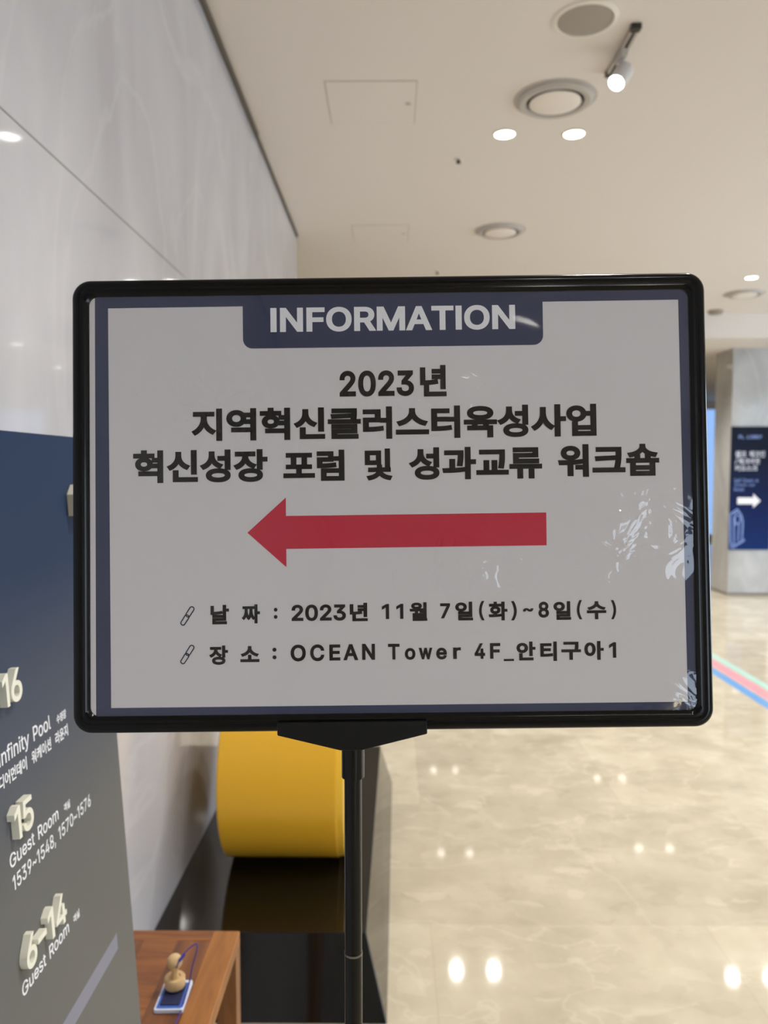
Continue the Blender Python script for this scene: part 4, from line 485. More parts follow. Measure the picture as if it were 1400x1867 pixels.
# floor: polished beige stone in large slabs
def floor_mat():
    m = mat('polished_beige_stone', (205, 196, 176), 0.055); nt, ns, ln, b = nodes(m)
    tc = ns.new('ShaderNodeTexCoord')
    br = ns.new('ShaderNodeTexBrick'); br.inputs['Scale'].default_value = 1.0
    br.inputs['Brick Width'].default_value = 0.9; br.inputs['Row Height'].default_value = 0.9
    br.inputs['Mortar Size'].default_value = 0.0015; br.inputs['Mortar Smooth'].default_value = 0.3
    br.inputs['Color1'].default_value = (0.45, 0.45, 0.45, 1); br.inputs['Color2'].default_value = (0.6, 0.6, 0.6, 1); br.inputs['Mortar'].default_value = (0.4, 0.4, 0.4, 1)
    br.offset = 0.5
    mpb = ns.new('ShaderNodeMapping'); mpb.inputs['Location'].default_value = (0.32, 0.25, 0); ln.new(tc.outputs['Object'], mpb.inputs[0]); ln.new(mpb.outputs[0], br.inputs['Vector'])
    # clouds
    n1 = ns.new('ShaderNodeTexNoise'); n1.inputs['Scale'].default_value = 3.2; n1.inputs['Detail'].default_value = 8; n1.inputs['Roughness'].default_value = 0.6; n1.inputs['Distortion'].default_value = 0.2
    ln.new(tc.outputs['Object'], n1.inputs['Vector'])
    r1 = ramp(ns, [(0.25, lin(172, 163, 143)), (0.5, lin(188, 178, 157)), (0.75, lin(202, 193, 172))]); ln.new(n1.outputs[0], r1.inputs[0])
    # pebbly breccia
    mp = ns.new('ShaderNodeMapping'); mp.inputs['Scale'].default_value = (1, 1.6, 1); mp.inputs['Rotation'].default_value = (0, 0, R(25)); ln.new(tc.outputs['Object'], mp.inputs[0])
    nd = ns.new('ShaderNodeTexNoise'); nd.inputs['Scale'].default_value = 5; nd.inputs['Detail'].default_value = 4; ln.new(mp.outputs[0], nd.inputs['Vector'])
    va = ns.new('ShaderNodeVectorMath'); va.operation = 'SCALE'; va.inputs['Scale'].default_value = 0.22; ln.new(nd.outputs['Color'], va.inputs[0])
    vb = ns.new('ShaderNodeVectorMath'); vb.operation = 'ADD'; ln.new(mp.outputs[0], vb.inputs[0]); ln.new(va.outputs[0], vb.inputs[1])
    vo = ns.new('ShaderNodeTexVoronoi'); vo.inputs['Scale'].default_value = 11; vo.feature = 'F1'; ln.new(vb.outputs[0], vo.inputs['Vector'])
    sepc = ns.new('ShaderNodeSeparateColor'); ln.new(vo.outputs['Color'], sepc.inputs[0])
    r2 = ramp(ns, [(0.0, (0.90, 0.90, 0.89, 1)), (0.3, (0.97, 0.97, 0.97, 1)), (0.9, (1.0, 1.0, 1.0, 1)), (0.97, (1.1, 1.11, 1.12, 1))]); ln.new(sepc.outputs[0], r2.inputs[0])
    mul = ns.new('ShaderNodeMix'); mul.data_type = 'RGBA'; mul.blend_type = 'MULTIPLY'; mul.inputs[0].default_value = 0.8
    ln.new(r1.outputs[0], mul.inputs[6]); ln.new(r2.outputs[0], mul.inputs[7])
    # veins
    n3 = ns.new('ShaderNodeTexNoise'); n3.inputs['Scale'].default_value = 1.6; n3.inputs['Detail'].default_value = 9; n3.inputs['Distortion'].default_value = 0.5; ln.new(mp.outputs[0], n3.inputs['Vector'])
    r3 = ramp(ns, [(0.491, (0, 0, 0, 1)), (0.5, (0.22, 0.22, 0.22, 1)), (0.509, (0, 0, 0, 1))]); ln.new(n3.outputs[0], r3.inputs[0])
    mv = ns.new('ShaderNodeMix'); mv.data_type = 'RGBA'; ln.new(r3.outputs[0], mv.inputs[0]); ln.new(mul.outputs[2], mv.inputs[6]); mv.inputs[7].default_value = lin(226, 219, 202)
    # slab to slab variation
    ov = ns.new('ShaderNodeMix'); ov.data_type = 'RGBA'; ov.blend_type = 'OVERLAY'; ov.inputs[0].default_value = 0.5
    ln.new(mv.outputs[2], ov.inputs[6]); ln.new(br.outputs['Color'], ov.inputs[7])
    ln.new(ov.outputs[2], b.inputs['Base Color'])
    return m
M['floor'] = floor_mat()

def wood_mat(name, a, bb, c, along):
    m = mat(name, a, 0.42); nt, ns, ln, b = nodes(m)
    tc = ns.new('ShaderNodeTexCoord'); mp = ns.new('ShaderNodeMapping')
    mp.inputs['Scale'].default_value = (4, 40, 40) if along == 0 else ((40, 4, 40) if along == 1 else (40, 40, 4))
    ln.new(tc.outputs['Object'], mp.inputs[0])
    n = ns.new('ShaderNodeTexNoise'); n.inputs['Scale'].default_value = 1.0; n.inputs['Detail'].default_value = 6; n.inputs['Distortion'].default_value = 1.2; ln.new(mp.outputs[0], n.inputs['Vector'])
    r = ramp(ns, [(0.25, lin(*a)), (0.5, lin(*bb)), (0.75, lin(*c))]); ln.new(n.outputs[0], r.inputs[0])
    ln.new(r.outputs[0], b.inputs['Base Color'])
    return m
M['wood_x'] = wood_mat('walnut_across', (98, 56, 26), (132, 78, 36), (156, 98, 48), 0)
M['wood_y'] = wood_mat('oak_lengthwise', (132, 82, 34), (160, 102, 46), (184, 124, 60), 1)
M['wood_d'] = wood_mat('walnut_dark', (88, 52, 28), (114, 68, 36), (138, 86, 46), 1)
M['wood_z'] = wood_mat('oak_upright', (112, 74, 40), (140, 92, 52), (164, 112, 66), 2)

# clear film over the poster
def film_mat():
    m = bpy.data.materials.new('clear_film'); m.use_nodes = True
    nt = m.node_tree; ns = nt.nodes; ln = nt.links
    for n in list(ns): ns.remove(n)
    out = ns.new('ShaderNodeOutputMaterial'); mix = ns.new('ShaderNodeMixShader')
    tr = ns.new('ShaderNodeBsdfTransparent'); gl = ns.new('ShaderNodeBsdfGlossy'); gl.inputs['Roughness'].default_value = 0.03
    fr = ns.new('ShaderNodeFresnel'); fr.inputs['IOR'].default_value = 1.6
    tc = ns.new('ShaderNodeTexCoord')
    # broad waves over the sheet, crinkles towards the right-hand edge and lower corner
    n1 = ns.new('ShaderNodeTexNoise'); n1.inputs['Scale'].default_value = 7; n1.inputs['Detail'].default_value = 1.5; ln.new(tc.outputs['Object'], n1.inputs['Vector'])
    n2 = ns.new('ShaderNodeTexNoise'); n2.inputs['Scale'].default_value = 42; n2.inputs['Detail'].default_value = 2; n2.inputs['Distortion'].default_value = 1.0; ln.new(tc.outputs['Object'], n2.inputs['Vector'])
    def blob(x, y, rx, ry):
        mp = ns.new('ShaderNodeMapping'); mp.inputs['Location'].default_value = (-x / rx, -y / ry, 0); mp.inputs['Scale'].default_value = (1 / rx, 1 / ry, 0)
        ln.new(tc.outputs['Object'], mp.inputs[0])
        g = ns.new('ShaderNodeTexGradient'); g.gradient_type = 'SPHERICAL'; ln.new(mp.outputs[0], g.inputs[0])
        return g.outputs[1]
    tot = None
    for a in ((0.155, -0.022, 0.06, 0.05), (0.19, -0.135, 0.03, 0.02), (-0.14, 0.065, 0.06, 0.05), (0.02, 0.068, 0.05, 0.03), (0.06, -0.05, 0.06, 0.04)):
        o = blob(*a)
        if tot is None: tot = o
        else:
            ad = ns.new('ShaderNodeMath'); ad.operation = 'ADD'; ln.new(tot, ad.inputs[0]); ln.new(o, ad.inputs[1]); tot = ad.outputs[0]
    mu = ns.new('ShaderNodeMath'); mu.operation = 'MULTIPLY'; ln.new(tot, mu.inputs[0]); ln.new(n2.outputs[0], mu.inputs[1])
    m2 = ns.new('ShaderNodeMath'); m2.operation = 'MULTIPLY'; m2.inputs[1].default_value = 1.4; ln.new(mu.outputs[0], m2.inputs[0])
    ad = ns.new('ShaderNodeMath'); ad.operation = 'ADD'; ln.new(n1.outputs[0], ad.inputs[0]); ln.new(m2.outputs[0], ad.inputs[1])
    bu = ns.new('ShaderNodeBump'); bu.inputs['Strength'].default_value = 1.0; bu.inputs['Distance'].default_value = 0.0035
    ln.new(ad.outputs[0], bu.inputs['Height'])
    ln.new(bu.outputs[0], gl.inputs['Normal']); ln.new(bu.outputs[0], fr.inputs['Normal'])
    ln.new(fr.outputs[0], mix.inputs[0]); ln.new(tr.outputs[0], mix.inputs[1]); ln.new(gl.outputs[0], mix.inputs[2])
    ln.new(mix.outputs[0], out.inputs[0])
    return m
M['film'] = film_mat()

def pane_mat():
    m = bpy.data.materials.new('window_glass'); m.use_nodes = True
    nt = m.node_tree; ns = nt.nodes; ln = nt.links
    for n in list(ns): ns.remove(n)
    out = ns.new('ShaderNodeOutputMaterial'); mix = ns.new('ShaderNodeMixShader'); mix.inputs[0].default_value = 0.08
    tr = ns.new('ShaderNodeBsdfTransparent'); tr.inputs[0].default_value = (0.30, 0.36, 0.45, 1); gl = ns.new('ShaderNodeBsdfGlossy'); gl.inputs['Roughness'].default_value = 0.02
    ln.new(tr.outputs[0], mix.inputs[1]); ln.new(gl.outputs[0], mix.inputs[2]); ln.new(mix.outputs[0], out.inputs[0])
    return m
M['pane'] = pane_mat()

# ------------------------------------------------------------------ the room
WX = -0.661
struct('floor', B(-4.5, -6, -0.1, 7.2, 16.2, 0), M['floor'])
struct('ceiling', B(-4.5, -6, CEIL, 7.2, 16.2, CEIL + 0.1), M['plaster'])
wl = struct('wall_left', B(-0.95, -6, 0, WX, 5.463, CEIL), M['wall'])
struct('wall_return', B(-4.4, 5.2, 0, -0.95, 5.463, CEIL), M['wall'])
struct('wall_outer', B(-4.5, 5.463, 0, -4.3, 16, CEIL), M['wall_paint'])
# far wall with a glazed opening on the right
bm = B(-4.5, 16, 0, 5.9, 16.2, CEIL); box(bm, 5.9, 16, 0, 7.2, 16.2, 0.1); box(bm, 5.9, 16, 2.7, 7.2, 16.2, CEIL)
struct('wall_far', bm, M['wall_paint'])
bm = B(); [box(bm, x, 16.05, 0.1, x + 0.05, 16.12, 2.7) for x in (5.9, 6.35, 6.8)]
w1 = struct('window_1', bm, M['mullion'])
obj('tinted_pane', B(5.95, 16.08, 0.1, 7.19, 16.09, 2.7), M['pane'], w1)
# right wall with a tall glazed front
bm = B(7, 7.4, 0, 7.2, 16, CEIL); box(bm, 7, -6, 0, 7.2, 2.0, CEIL); box(bm, 7, 2.0, 2.75, 7.2, 7.4, CEIL)
struct('wall_right', bm, M['wall_paint'])
bm = B()
for y in (2.0, 3.4, 4.7, 6.0, 7.33): box(bm, 7.05, y, 0, 7.12, y + 0.07, 2.75)
struct('window_2', bm, M['mullion'])
# entrance front behind the viewer
bm = B(-0.95, -6.2, 2.75, 7.2, -6, CEIL); box(bm, -0.95, -6.2, 0, 3.2, -6, 2.75); box(bm, 6.6, -6.2, 0, 7.2, -6, 2.75)
struct('wall_back', bm, M['wall_paint'])
bm = B()
for x in (3.2, 4.3, 5.4, 6.53): box(bm, x, -6.12, 0, x + 0.07, -6.05, 2.75)
box(bm, 3.2, -6.12, 2.1, 6.6, -6.05, 2.16)
struct('window_3', bm, M['mullion'])
# dropped ceiling over the column
struct('ceiling_drop', B(2.4, 8.27, 2.87, 7.0, 16, CEIL), M['plaster'])
# shadow gap between stone and ceiling
bm = B(WX, -6, 3.098, WX + 0.018, 3.83, CEIL); box(bm, WX, 3.83, 3.103, WX + 0.012, 5.463, CEIL)
struct('trim_1', bm, M['gap'])
# stone joints
struct('trim_2', B(WX - 0.002, -6, 2.106, WX + 0.0006, 2.5, 2.109), M['joint'])

# column
bm = B(3.947, 9.0, 0, 6.6, 9.47, 2.87)
cl = struct('wall_column', bm, M['column'], bevel=0.004)
struct('baseboard_column', B(3.943, 8.994, 0, 6.604, 9.474, 0.03), M['joint'])

# floor guide lines
for nm, x0, x1, k, lab in (('teal', 2.535, 2.60, 'teal', 'pale teal guide line on the floor, farthest right of three'),
                           ('pink', 2.43, 2.52, 'pink', 'pink guide line on the floor between the teal and blue ones'),
                           ('blue', 2.34, 2.415, 'blue_line', 'blue guide line on the floor, nearest the sign stand')):
    o = obj('guide_line', B(x0, 2.5, 0.0, x1, 8.9, 0.0008), M[k])
    tag(o, lab, 'floor line', 'coloured guide lines on the floor')

# ------------------------------------------------------------------ ceiling fittings
def light(name, kind, loc, energy, color, rot=(0, 0, 0), parent=None, **kw):
    l = bpy.data.lights.new(name, kind); l.energy = energy; l.color = color
    for k, v in kw.items(): setattr(l, k, v)
    o = bpy.data.objects.new(name, l); col.objects.link(o); o.location = loc; o.rotation_euler = rot
    if parent: o.parent = parent
    return o

def downlight(x, y, label, group, z=CEIL):
    t = thing('downlight', label, 'ceiling light', (x, y, z), group=group)
    bm = lathe(bmesh.new(), [(0.058, 0.0), (0.058, -0.004), (0.050, -0.005), (0.047, -0.001)])
    obj('trim_ring', bm, M['white_trim'], t, smooth=True)
    bm = lathe(bmesh.new(), [(0.0, -0.003), (0.047, -0.003), (0.047, -0.001), (0, -0.001)])
    obj('lamp_disc', bm, M['lamp_face'], t)
    light('lamp', 'SPOT', (0, 0, -0.03), LAMP_W * ((1.1 if x < 0.7 and y > 0 else 0.65) if y < 2 else (1.35 if y < 5 else (1.2 if z > 3 else 0.9))), LAMP_COL, parent=t, spot_size=R(125), spot_blend=0.8, shadow_soft_size=0.045)
    return t

G = 'recessed downlights set in pairs in the lobby ceiling'
downlight(0.552, 3.85, 'lit round downlight, left one of the pair beyond the large ring vent', G)
downlight(0.889, 3.85, 'lit round downlight, right one of the pair beyond the large ring vent', G)
downlight(3.08, 6.709, 'lit round downlight above the right end of the sign near the smallest ring vent', G)
HID = 'lit round ceiling downlight out of view, from a set partly read off reflections, partly added for light'
for x, y in ((3.42, 6.709), (0.60, 6.78), (0.94, 6.78), (0.60, 8.97), (0.94, 8.97), (0.65, 11.5), (0.98, 11.5), (3.0, 3.85), (3.35, 3.85),
             (0.57, 1.3), (0.92, 1.3), (3.0, 1.3), (3.35, 1.3), (0.57, -1.25), (0.92, -1.25), (3.0, -1.25), (3.35, -1.25), (0.9, -3.8), (3.0, -3.8), (5.4, 1.3), (5.4, 3.85), (5.4, 6.4)):  # far rows read off floor reflections; near, rear and right rows added for light
    downlight(x, y, HID, 'downlights out of view')
for x, y in ((2.85, 8.62), (3.2, 8.62), (2.9, 10.6), (3.25, 10.6)):
    downlight(x, y, HID, 'downlights out of view', 2.87)

def ring_vent(x, y, s, label):
    t = thing('ring_vent', label, 'air vent', (x, y, CEIL), group='round ring vents in the ceiling')
    t.scale = (s, s, s)
    obj('outer_ring', lathe(bmesh.new(), [(0.182, 0), (0.180, -0.003), (0.168, -0.004), (0.166, -0.012), (0.150, -0.022), (0.128, -0.020), (0.122, -0.006), (0.122, 0)], 64), M['metal_ring'], t, smooth=True)
    obj('recess_shade_disc', lathe(bmesh.new(), [(0, -0.002), (0.122, -0.002), (0.122, 0), (0, 0)], 64), M['dark_gap'], t)  # flat dark disc painting the shade of an opening; no hole behind it
    obj('centre_disc', lathe(bmesh.new(), [(0.0, -0.032), (0.06, -0.030), (0.10, -0.026), (0.112, -0.021), (0.112, -0.017), (0.03, -0.012), (0.02, -0.002), (0, -0.002)], 64), M['vent_disc'], t, smooth=True)
    return t
ring_vent(0.721, 3.492, 1.0, 'large grey ring vent with white centre beside the track spotlight')
ring_vent(0.747, 5.377, 0.96, 'grey ring vent with white centre above the sign beyond the downlight pair')
ring_vent(3.296, 7.314, 1.0, 'grey ring vent far off at the right beneath the far downlight')

t = thing('ceiling_speaker', 'flat round grey ceiling speaker at the top near the track spotlight', 'speaker', (0.702, 2.89, CEIL))
obj('trim_ring', lathe(bmesh.new(), [(0.118, 0), (0.117, -0.004), (0.102, -0.007), (0.100, -0.004), (0.100, 0)], 64), M['white_trim'], t, smooth=True)
obj('grille', lathe(bmesh.new(), [(0, -0.005), (0.09, -0.005), (0.1, -0.004), (0.1, 0), (0, 0)], 64), M['grille'], t, smooth=True)

def sprinkler(x, y, label):
    t = thing('sprinkler', label, 'sprinkler', (x, y, CEIL), group='fire sprinklers in the ceiling')
    obj('escutcheon', lathe(bmesh.new(), [(0.024, 0), (0.022, -0.003), (0.012, -0.005), (0, -0.005)], 32), M['white_trim'], t, smooth=True)
    obj('nozzle', lathe(bmesh.new(), [(0, -0.005), (0.009, -0.005), (0.007, -0.014), (0.013, -0.018), (0.013, -0.021), (0, -0.022)], 24), M['dark_gap'], t, smooth=True)
sprinkler(0.354, 4.153, 'small dark sprinkler head nearest, below the downlight pair')
sprinkler(0.381, 6.481, 'small sprinkler head just above the top edge of the sign')

def hatch(x0, y0, x1, y1, label):
    t = thing('access_hatch', label, 'ceiling hatch', ((x0 + x1) / 2, (y0 + y1) / 2, CEIL), group='square access hatches in the ceiling')
    w, d = (x1 - x0) / 2, (y1 - y0) / 2
    bm = bmesh.new(); g = 0.004
    for a in ((-w, -d, w, -d + g), (-w, d - g, w, d), (-w, -d, -w + g, d), (w - g, -d, w, d)):
        box(bm, a[0], a[1], -0.0012, a[2], a[3], 0)
    obj('edge_gap', bm, M['gap_soft'], t)
    obj('panel', B(-w + g, -d + g, -0.0025, w - g, d - g, 0), M['plaster'], t)
    obj('latch', lathe(bmesh.new(), [(0, -0.004), (0.012, -0.004), (0.013, -0.0025), (0, -0.0025)], 24, Matrix.Translation((w - 0.035, 0.0, 0))), M['gap_soft'], t, smooth=True)
M['gap_soft'] = mat('hatch_gap', (174, 166, 156), 0.8)
hatch(-0.283, 3.326, 0.110, 3.728, 'square ceiling hatch nearest, left of the large ring vent')
hatch(-0.269, 5.25, 0.120, 5.627, 'square ceiling hatch farther off, just above the sign')

tag(obj('smoke_detector', lathe(bmesh.new(), [(0.075, 0), (0.075, -0.02), (0.06, -0.04), (0.03, -0.045), (0, -0.045)], 40, Matrix.Translation((3.36, 8.1, CEIL))), M['grille'], smooth=True),
    'small grey round detector on the ceiling right of the sign frame', 'detector')

# track with a spotlight
t = thing('track_spotlight', 'short dark ceiling track with one lit white spotlight', 'spotlight', (0.896, 3.093, CEIL))
bm = B(-0.016, -0.165, -0.018, -0.006, 0.165, 0); box(bm, 0.006, -0.165, -0.018, 0.016, 0.165, 0)
obj('track_rail', bm, M['track_side'], t)
obj('track_slot', B(-0.006, -0.165, -0.012, 0.006, 0.165, 0), M['track_dark'], t)
for s in (-1, 1):
    obj('end_cap', B(-0.018, s * 0.166 - 0.014, -0.02, 0.018, s * 0.166 + 0.014, 0), M['track_dark'], t)
obj('adapter', hexa(bmesh.new(), [(-0.012, -0.03, -0.04), (0.012, -0.03, -0.04), (0.012, 0.045, -0.04), (-0.012, 0.045, -0.04)],
                    [(-0.015, -0.045, -0.016), (0.015, -0.045, -0.016), (0.015, 0.06, -0.016), (-0.015, 0.06, -0.016)]), M['metal_ring'], t, bevel=0.003)
obj('stem', tube(bmesh.new(), [(0.004, 0.0, -0.04), (0.006, 0.0, -0.075)], 0.008), M['white_lamp'], t, smooth=True)
aim = Vector((-0.50, -0.42, -0.76)).normalized()
hd = Matrix.Translation((0.012, 0.012, -0.078)) @ aim.to_track_quat('Z', 'Y').to_matrix().to_4x4()
h = obj('lamp_head', lathe(bmesh.new(), [(0, -0.025), (0.022, -0.025), (0.032, -0.015), (0.034, 0.0), (0.034, 0.078), (0.029, 0.078), (0.027, 0.07), (0, 0.07)], 40, hd), M['white_lamp'], t, smooth=True)
obj('lens', lathe(bmesh.new(), [(0, 0.071), (0.029, 0.071), (0.029, 0.077), (0.02, 0.081), (0, 0.082)], 40, hd), M['spot_face'], h, smooth=True)
lp = hd @ Vector((0, 0, 0.1))
light('lamp', 'SPOT', lp, 18, LAMP_COL, rot=aim.to_track_quat('-Z', 'Y').to_euler(), parent=t, spot_size=R(50), spot_blend=0.6, shadow_soft_size=0.03)

# ------------------------------------------------------------------ black plinth and yellow drum
bm = hexa(bmesh.new(), [(WX, 1.99, 0), (-0.010, 1.99, 0), (0.006, 3.583, 0), (WX, 3.583, 0)],
          [(WX, 2.064, 0.21), (-0.069, 2.064, 0.21), (-0.050, 3.497, 0.21), (WX, 3.497, 0.21)])
tag(obj('black_plinth', bm, M['granite'], bevel=0.002), 'low polished black plinth with sloping sides along the marble wall', 'plinth')

t = thing('yellow_drum', 'large yellow drum lying on its side on the black plinth', 'drum', (-0.334, 2.55, 0.21))
rotx = Matrix.Translation((0, 0, 0.30)) @ Matrix.Rotation(R(90), 4, 'Y')
obj('shell', lathe(bmesh.new(), [(0.26, -0.192), (0.295, -0.192), (0.30, -0.188), (0.30, 0.166), (0.297, 0.170)], 96, rotx), M['yellow'], t, smooth=True)
obj('rim', lathe(bmesh.new(), [(0.297, 0.170), (0.296, 0.190), (0.262, 0.192), (0.26, 0.18)], 96, rotx), M['yellow_rim'], t, smooth=True)
obj('end_face', lathe(bmesh.new(), [(0.26, 0.18), (0, 0.178)], 96, rotx), M['yellow'], t, smooth=True)
obj('end_face', lathe(bmesh.new(), [(0.26, -0.192), (0, -0.19)], 96, rotx), M['yellow'], t, smooth=True)

# ------------------------------------------------------------------ wooden table with stamp
t = thing('side_table', 'small wooden table behind the directory board holding a stamp', 'table', (-0.44, 1.156, 0))
x0, x1, y0, y1 = -0.19, 0.179, -0.126, 0.127
obj('edge_board', B(x1 - 0.045, y0, 0.676, x1, y1, 0.70), M['wood_y'], t, bevel=0.0015)
obj('edge_board', B(x0, y0, 0.676, x0 + 0.045, y1, 0.70), M['wood_y'], t, bevel=0.0015)
obj('edge_board', B(x0 + 0.045, y1 - 0.028, 0.676, x1 - 0.045, y1, 0.70), M['wood_x'], t, bevel=0.0006)
obj('edge_board', B(x0 + 0.045, y0, 0.676, x1 - 0.045, y0 + 0.028, 0.70), M['wood_x'], t, bevel=0.0006)
bm = bmesh.new()
xs = [x0 + 0.045 + i * (x1 - x0 - 0.09) / 5 for i in range(6)]
tp = obj('tabletop', B(x0 + 0.045, y0 + 0.028, 0.676, x1 - 0.045, y1 - 0.028, 0.6995), M['wood_d'], t)
for i in (1, 3):
    obj('plank', B(xs[i], y0 + 0.028, 0.6994, xs[i + 1], y1 - 0.028, 0.6998), M['wood_y' if i == 1 else 'wood_x'], tp)
for sx in (0, 1):
    for sy in (0, 1):
        px = x1 - 0.034 if sx else x0; py = y1 - 0.034 if sy else y0
        obj('leg', B(px, py, 0, px + 0.034, py + 0.034, 0.676), M['wood_z'], t, bevel=0.0015)

# ink pad
t = thing('ink_pad', 'blue and white stamp ink pad on the wooden table under the stamp', 'ink pad', (-0.3275, 1.113, 0.70), (0, 0, R(1.5)))
obj('case', prism(bmesh.new(), rrect(-0.0215, -0.033, 0.0215, 0.033, 0.003, 4), 0, 0.006), M['pad_white'], t, bevel=0.0008)
obj('inner_tray', prism(bmesh.new(), rrect(-0.0185, -0.030, 0.0185, 0.026, 0.002, 4), 0.006, 0.0068), M['pad_blue'], t)
obj('felt', prism(bmesh.new(), rrect(-0.0145, -0.025, 0.0145, 0.022, 0.002, 4), 0.0068, 0.0085), M['pad_ink'], t)
# stamp
t = thing('rubber_stamp', 'pale wooden stamp with ball handle standing on the ink pad', 'stamp', (-0.3285, 1.124, 0.7085))
obj('rubber', lathe(bmesh.new(), [(0, 0), (0.0145, 0), (0.0145, 0.0035), (0, 0.0035)], 40), M['rubber'], t)
obj('base', lathe(bmesh.new(), [(0, 0.0035), (0.0145, 0.0035), (0.0155, 0.005), (0.0155, 0.017), (0.0145, 0.0185), (0.009, 0.0185), (0.0075, 0.0165), (0.006, 0.0165), (0, 0.0165)], 48), M['beech'], t, smooth=True)
prof = [(0.0062, 0.0165), (0.0052, 0.022), (0.0048, 0.026), (0.0056, 0.030)]
for i in range(1, 12):
    a = R(-60 + 150 * i / 11); prof.append((max(0.0115 * math.cos(a), 0), 0.0415 + 0.0115 * math.sin(a)))
prof[-1] = (0, prof[-1][1])
obj('handle', lathe(bmesh.new(), prof, 40), M['beech'], t, smooth=True)
# cord
pts = smooth_path([(-0.3225, 1.1125, 0.7475), (-0.3190, 1.118, 0.7570), (-0.3090, 1.130, 0.7660), (-0.2985, 1.138, 0.7690), (-0.2965, 1.130, 0.7620),
                   (-0.3010, 1.122, 0.7440), (-0.3040, 1.1150, 0.7240), (-0.3065, 1.098, 0.7105), (-0.3085, 1.075, 0.7025), (-0.310, 1.045, 0.7016), (-0.311, 1.028, 0.700), (-0.311, 1.0235, 0.680), (-0.311, 1.0235, 0.56)])
t = tag(obj('stamp_cord', tube(bmesh.new(), pts, 0.0011, 8), M['cord'], smooth=True), 'thin purple cord tied to the stamp handle, trailing over the table', 'cord')
k = tube(bmesh.new(), [(-0.3195, 1.117, 0.7555), (-0.3165, 1.1205, 0.7590), (-0.3135, 1.1245, 0.7615)], 0.0023, 8)
obj('knot', k, M['cord_blue'], t, smooth=True)

# ------------------------------------------------------------------ directory board, leaning slightly back
BX = -0.29260; LEAN = R(3.55047)
t = thing('directory_board', 'tall blue to grey floor directory board with raised cream numbers', 'directory board', (BX, 1.0, 0))
t.rotation_euler = (0, -LEAN, 0)
# inside this thing: y = along the board (0 at its far edge), z = up the board, x = out of its face
WB = 0.42
b_ = obj('board', B(-0.02, -WB, 0.02, 0, 0, 1.54), M['board'], t, bevel=0.0015)
bm = hexa(bmesh.new(), [(-0.24, -WB + 0.05, 0.018), (-0.02, -WB + 0.05, 0.004), (-0.02, -0.05, 0.004), (-0.24, -0.05, 0.018)],
          [(-0.24, -WB + 0.05, 0.026), (-0.02, -WB + 0.05, 0.021), (-0.02, -0.05, 0.021), (-0.24, -0.05, 0.026)])
obj('foot', bm, M['black_deep'], t)
FACE = Matrix(((0, 0, 1, 0), (1, 0, 0, 0), (0, 1, 0, 0), (0, 0, 0, 1)))   # text x -> board y, text y -> board z, text z -> board x
def board_text(name, items, m, depth=0.0004, bold=0.0, parent=t, bevel=0):
    bm = bmesh.new()
    for body, x0, y0, x1, y1 in items:
        text_into(bm, body, x0 / 1000, y0 / 1000, x1 / 1000, y1 / 1000, 0.0, bold, depth)
    bmesh.ops.transform(bm, matrix=FACE, verts=bm.verts)
    return obj(name, bm, m, parent, bevel=bevel)
n1 = board_text('raised_number', [('1', -291, 1274, -279.5, 1306), ('6', -275.5, 1274, -254, 1306)], M['cream'], 0.0075, 0.012)
n2 = board_text('raised_number', [('1', -291, 1145, -279, 1177), ('5', -275, 1145, -254, 1177)], M['cream'], 0.0075, 0.012)
n3 = board_text('raised_number', [('6', -292, 1016, -271, 1048), ('-', -267.5, 1029.5, -249, 1035), ('1', -245, 1016, -232, 1048), ('4', -227, 1016, -202, 1048)], M['cream'], 0.0075, 0.012)
board_text('lettering', [('Infinity Pool', -296, 1216, -186.5, 1236)], M['white_print'], bold=0.006)
board_text('lettering', [('수영장', -171, 1219.5, -147, 1229.5)], M['white_print'], bold=0.006)
board_text('lettering', [('디어먼데이 워케이션 라운지', -299, 1198.5, -146, 1212)], M['white_print'], bold=0.006)
board_text('lettering', [('Guest Room', -293, 1119.8, -187, 1133.8)], M['white_print'], bold=0.006)
board_text('lettering', [('객실', -172, 1120, -157, 1129)], M['white_print'], bold=0.006)
board_text('lettering', [('1539~1548, 1570~1576', -291, 1094, -102, 1111.5)], M['white_print'], bold=0.004)
board_text('lettering', [('Guest Room', -292, 991.8, -185.5, 1005.5)], M['white_print'], bold=0.006)
board_text('lettering', [('객실', -173, 992.5, -157, 1001.5)], M['white_print'], bold=0.006)
bm = prism(bmesh.new(), [(-0.42, 0.890), (-0.058, 0.890), (-0.058, 0.9105), (-0.42, 0.9105)], 0.0, 0.0004)
bmesh.ops.transform(bm, matrix=FACE, verts=bm.verts)
obj('printed_bar', bm, M['stripe'], t)
bm = prism(bmesh.new(), [(-0.094, 1.445), (-0.058, 1.445), (-0.050, 1.453), (-0.050, 1.474), (-0.058, 1.482), (-0.082, 1.482), (-0.094, 1.4705)], 0, 0.014)
bmesh.ops.transform(bm, matrix=FACE, verts=bm.verts)
obj('raised_emblem', bm, M['cream'], t)

# ------------------------------------------------------------------ the sign stand in front
SROT = Matrix(((0.99990371, -0.0129792, 0.00491078), (0.00593889, 0.08040026, -0.99674497), (0.01254212, 0.99667815, 0.0804696)))
ST = Vector((-0.000503, 0.523353, 1.476452))
SM = Matrix.Translation(ST) @ SROT.to_4x4()
mm = 0.001
stand = thing('sign_stand', 'black floor stand holding the framed information sign up front', 'sign stand', (-0.0270, 0.535, 0))
SIN = Matrix.Translation(stand.location).inverted() @ SM          # sign plane, in the stand's frame

def on_sign(o, parent, base):
    o.data.transform(base); o.parent = parent
    return o

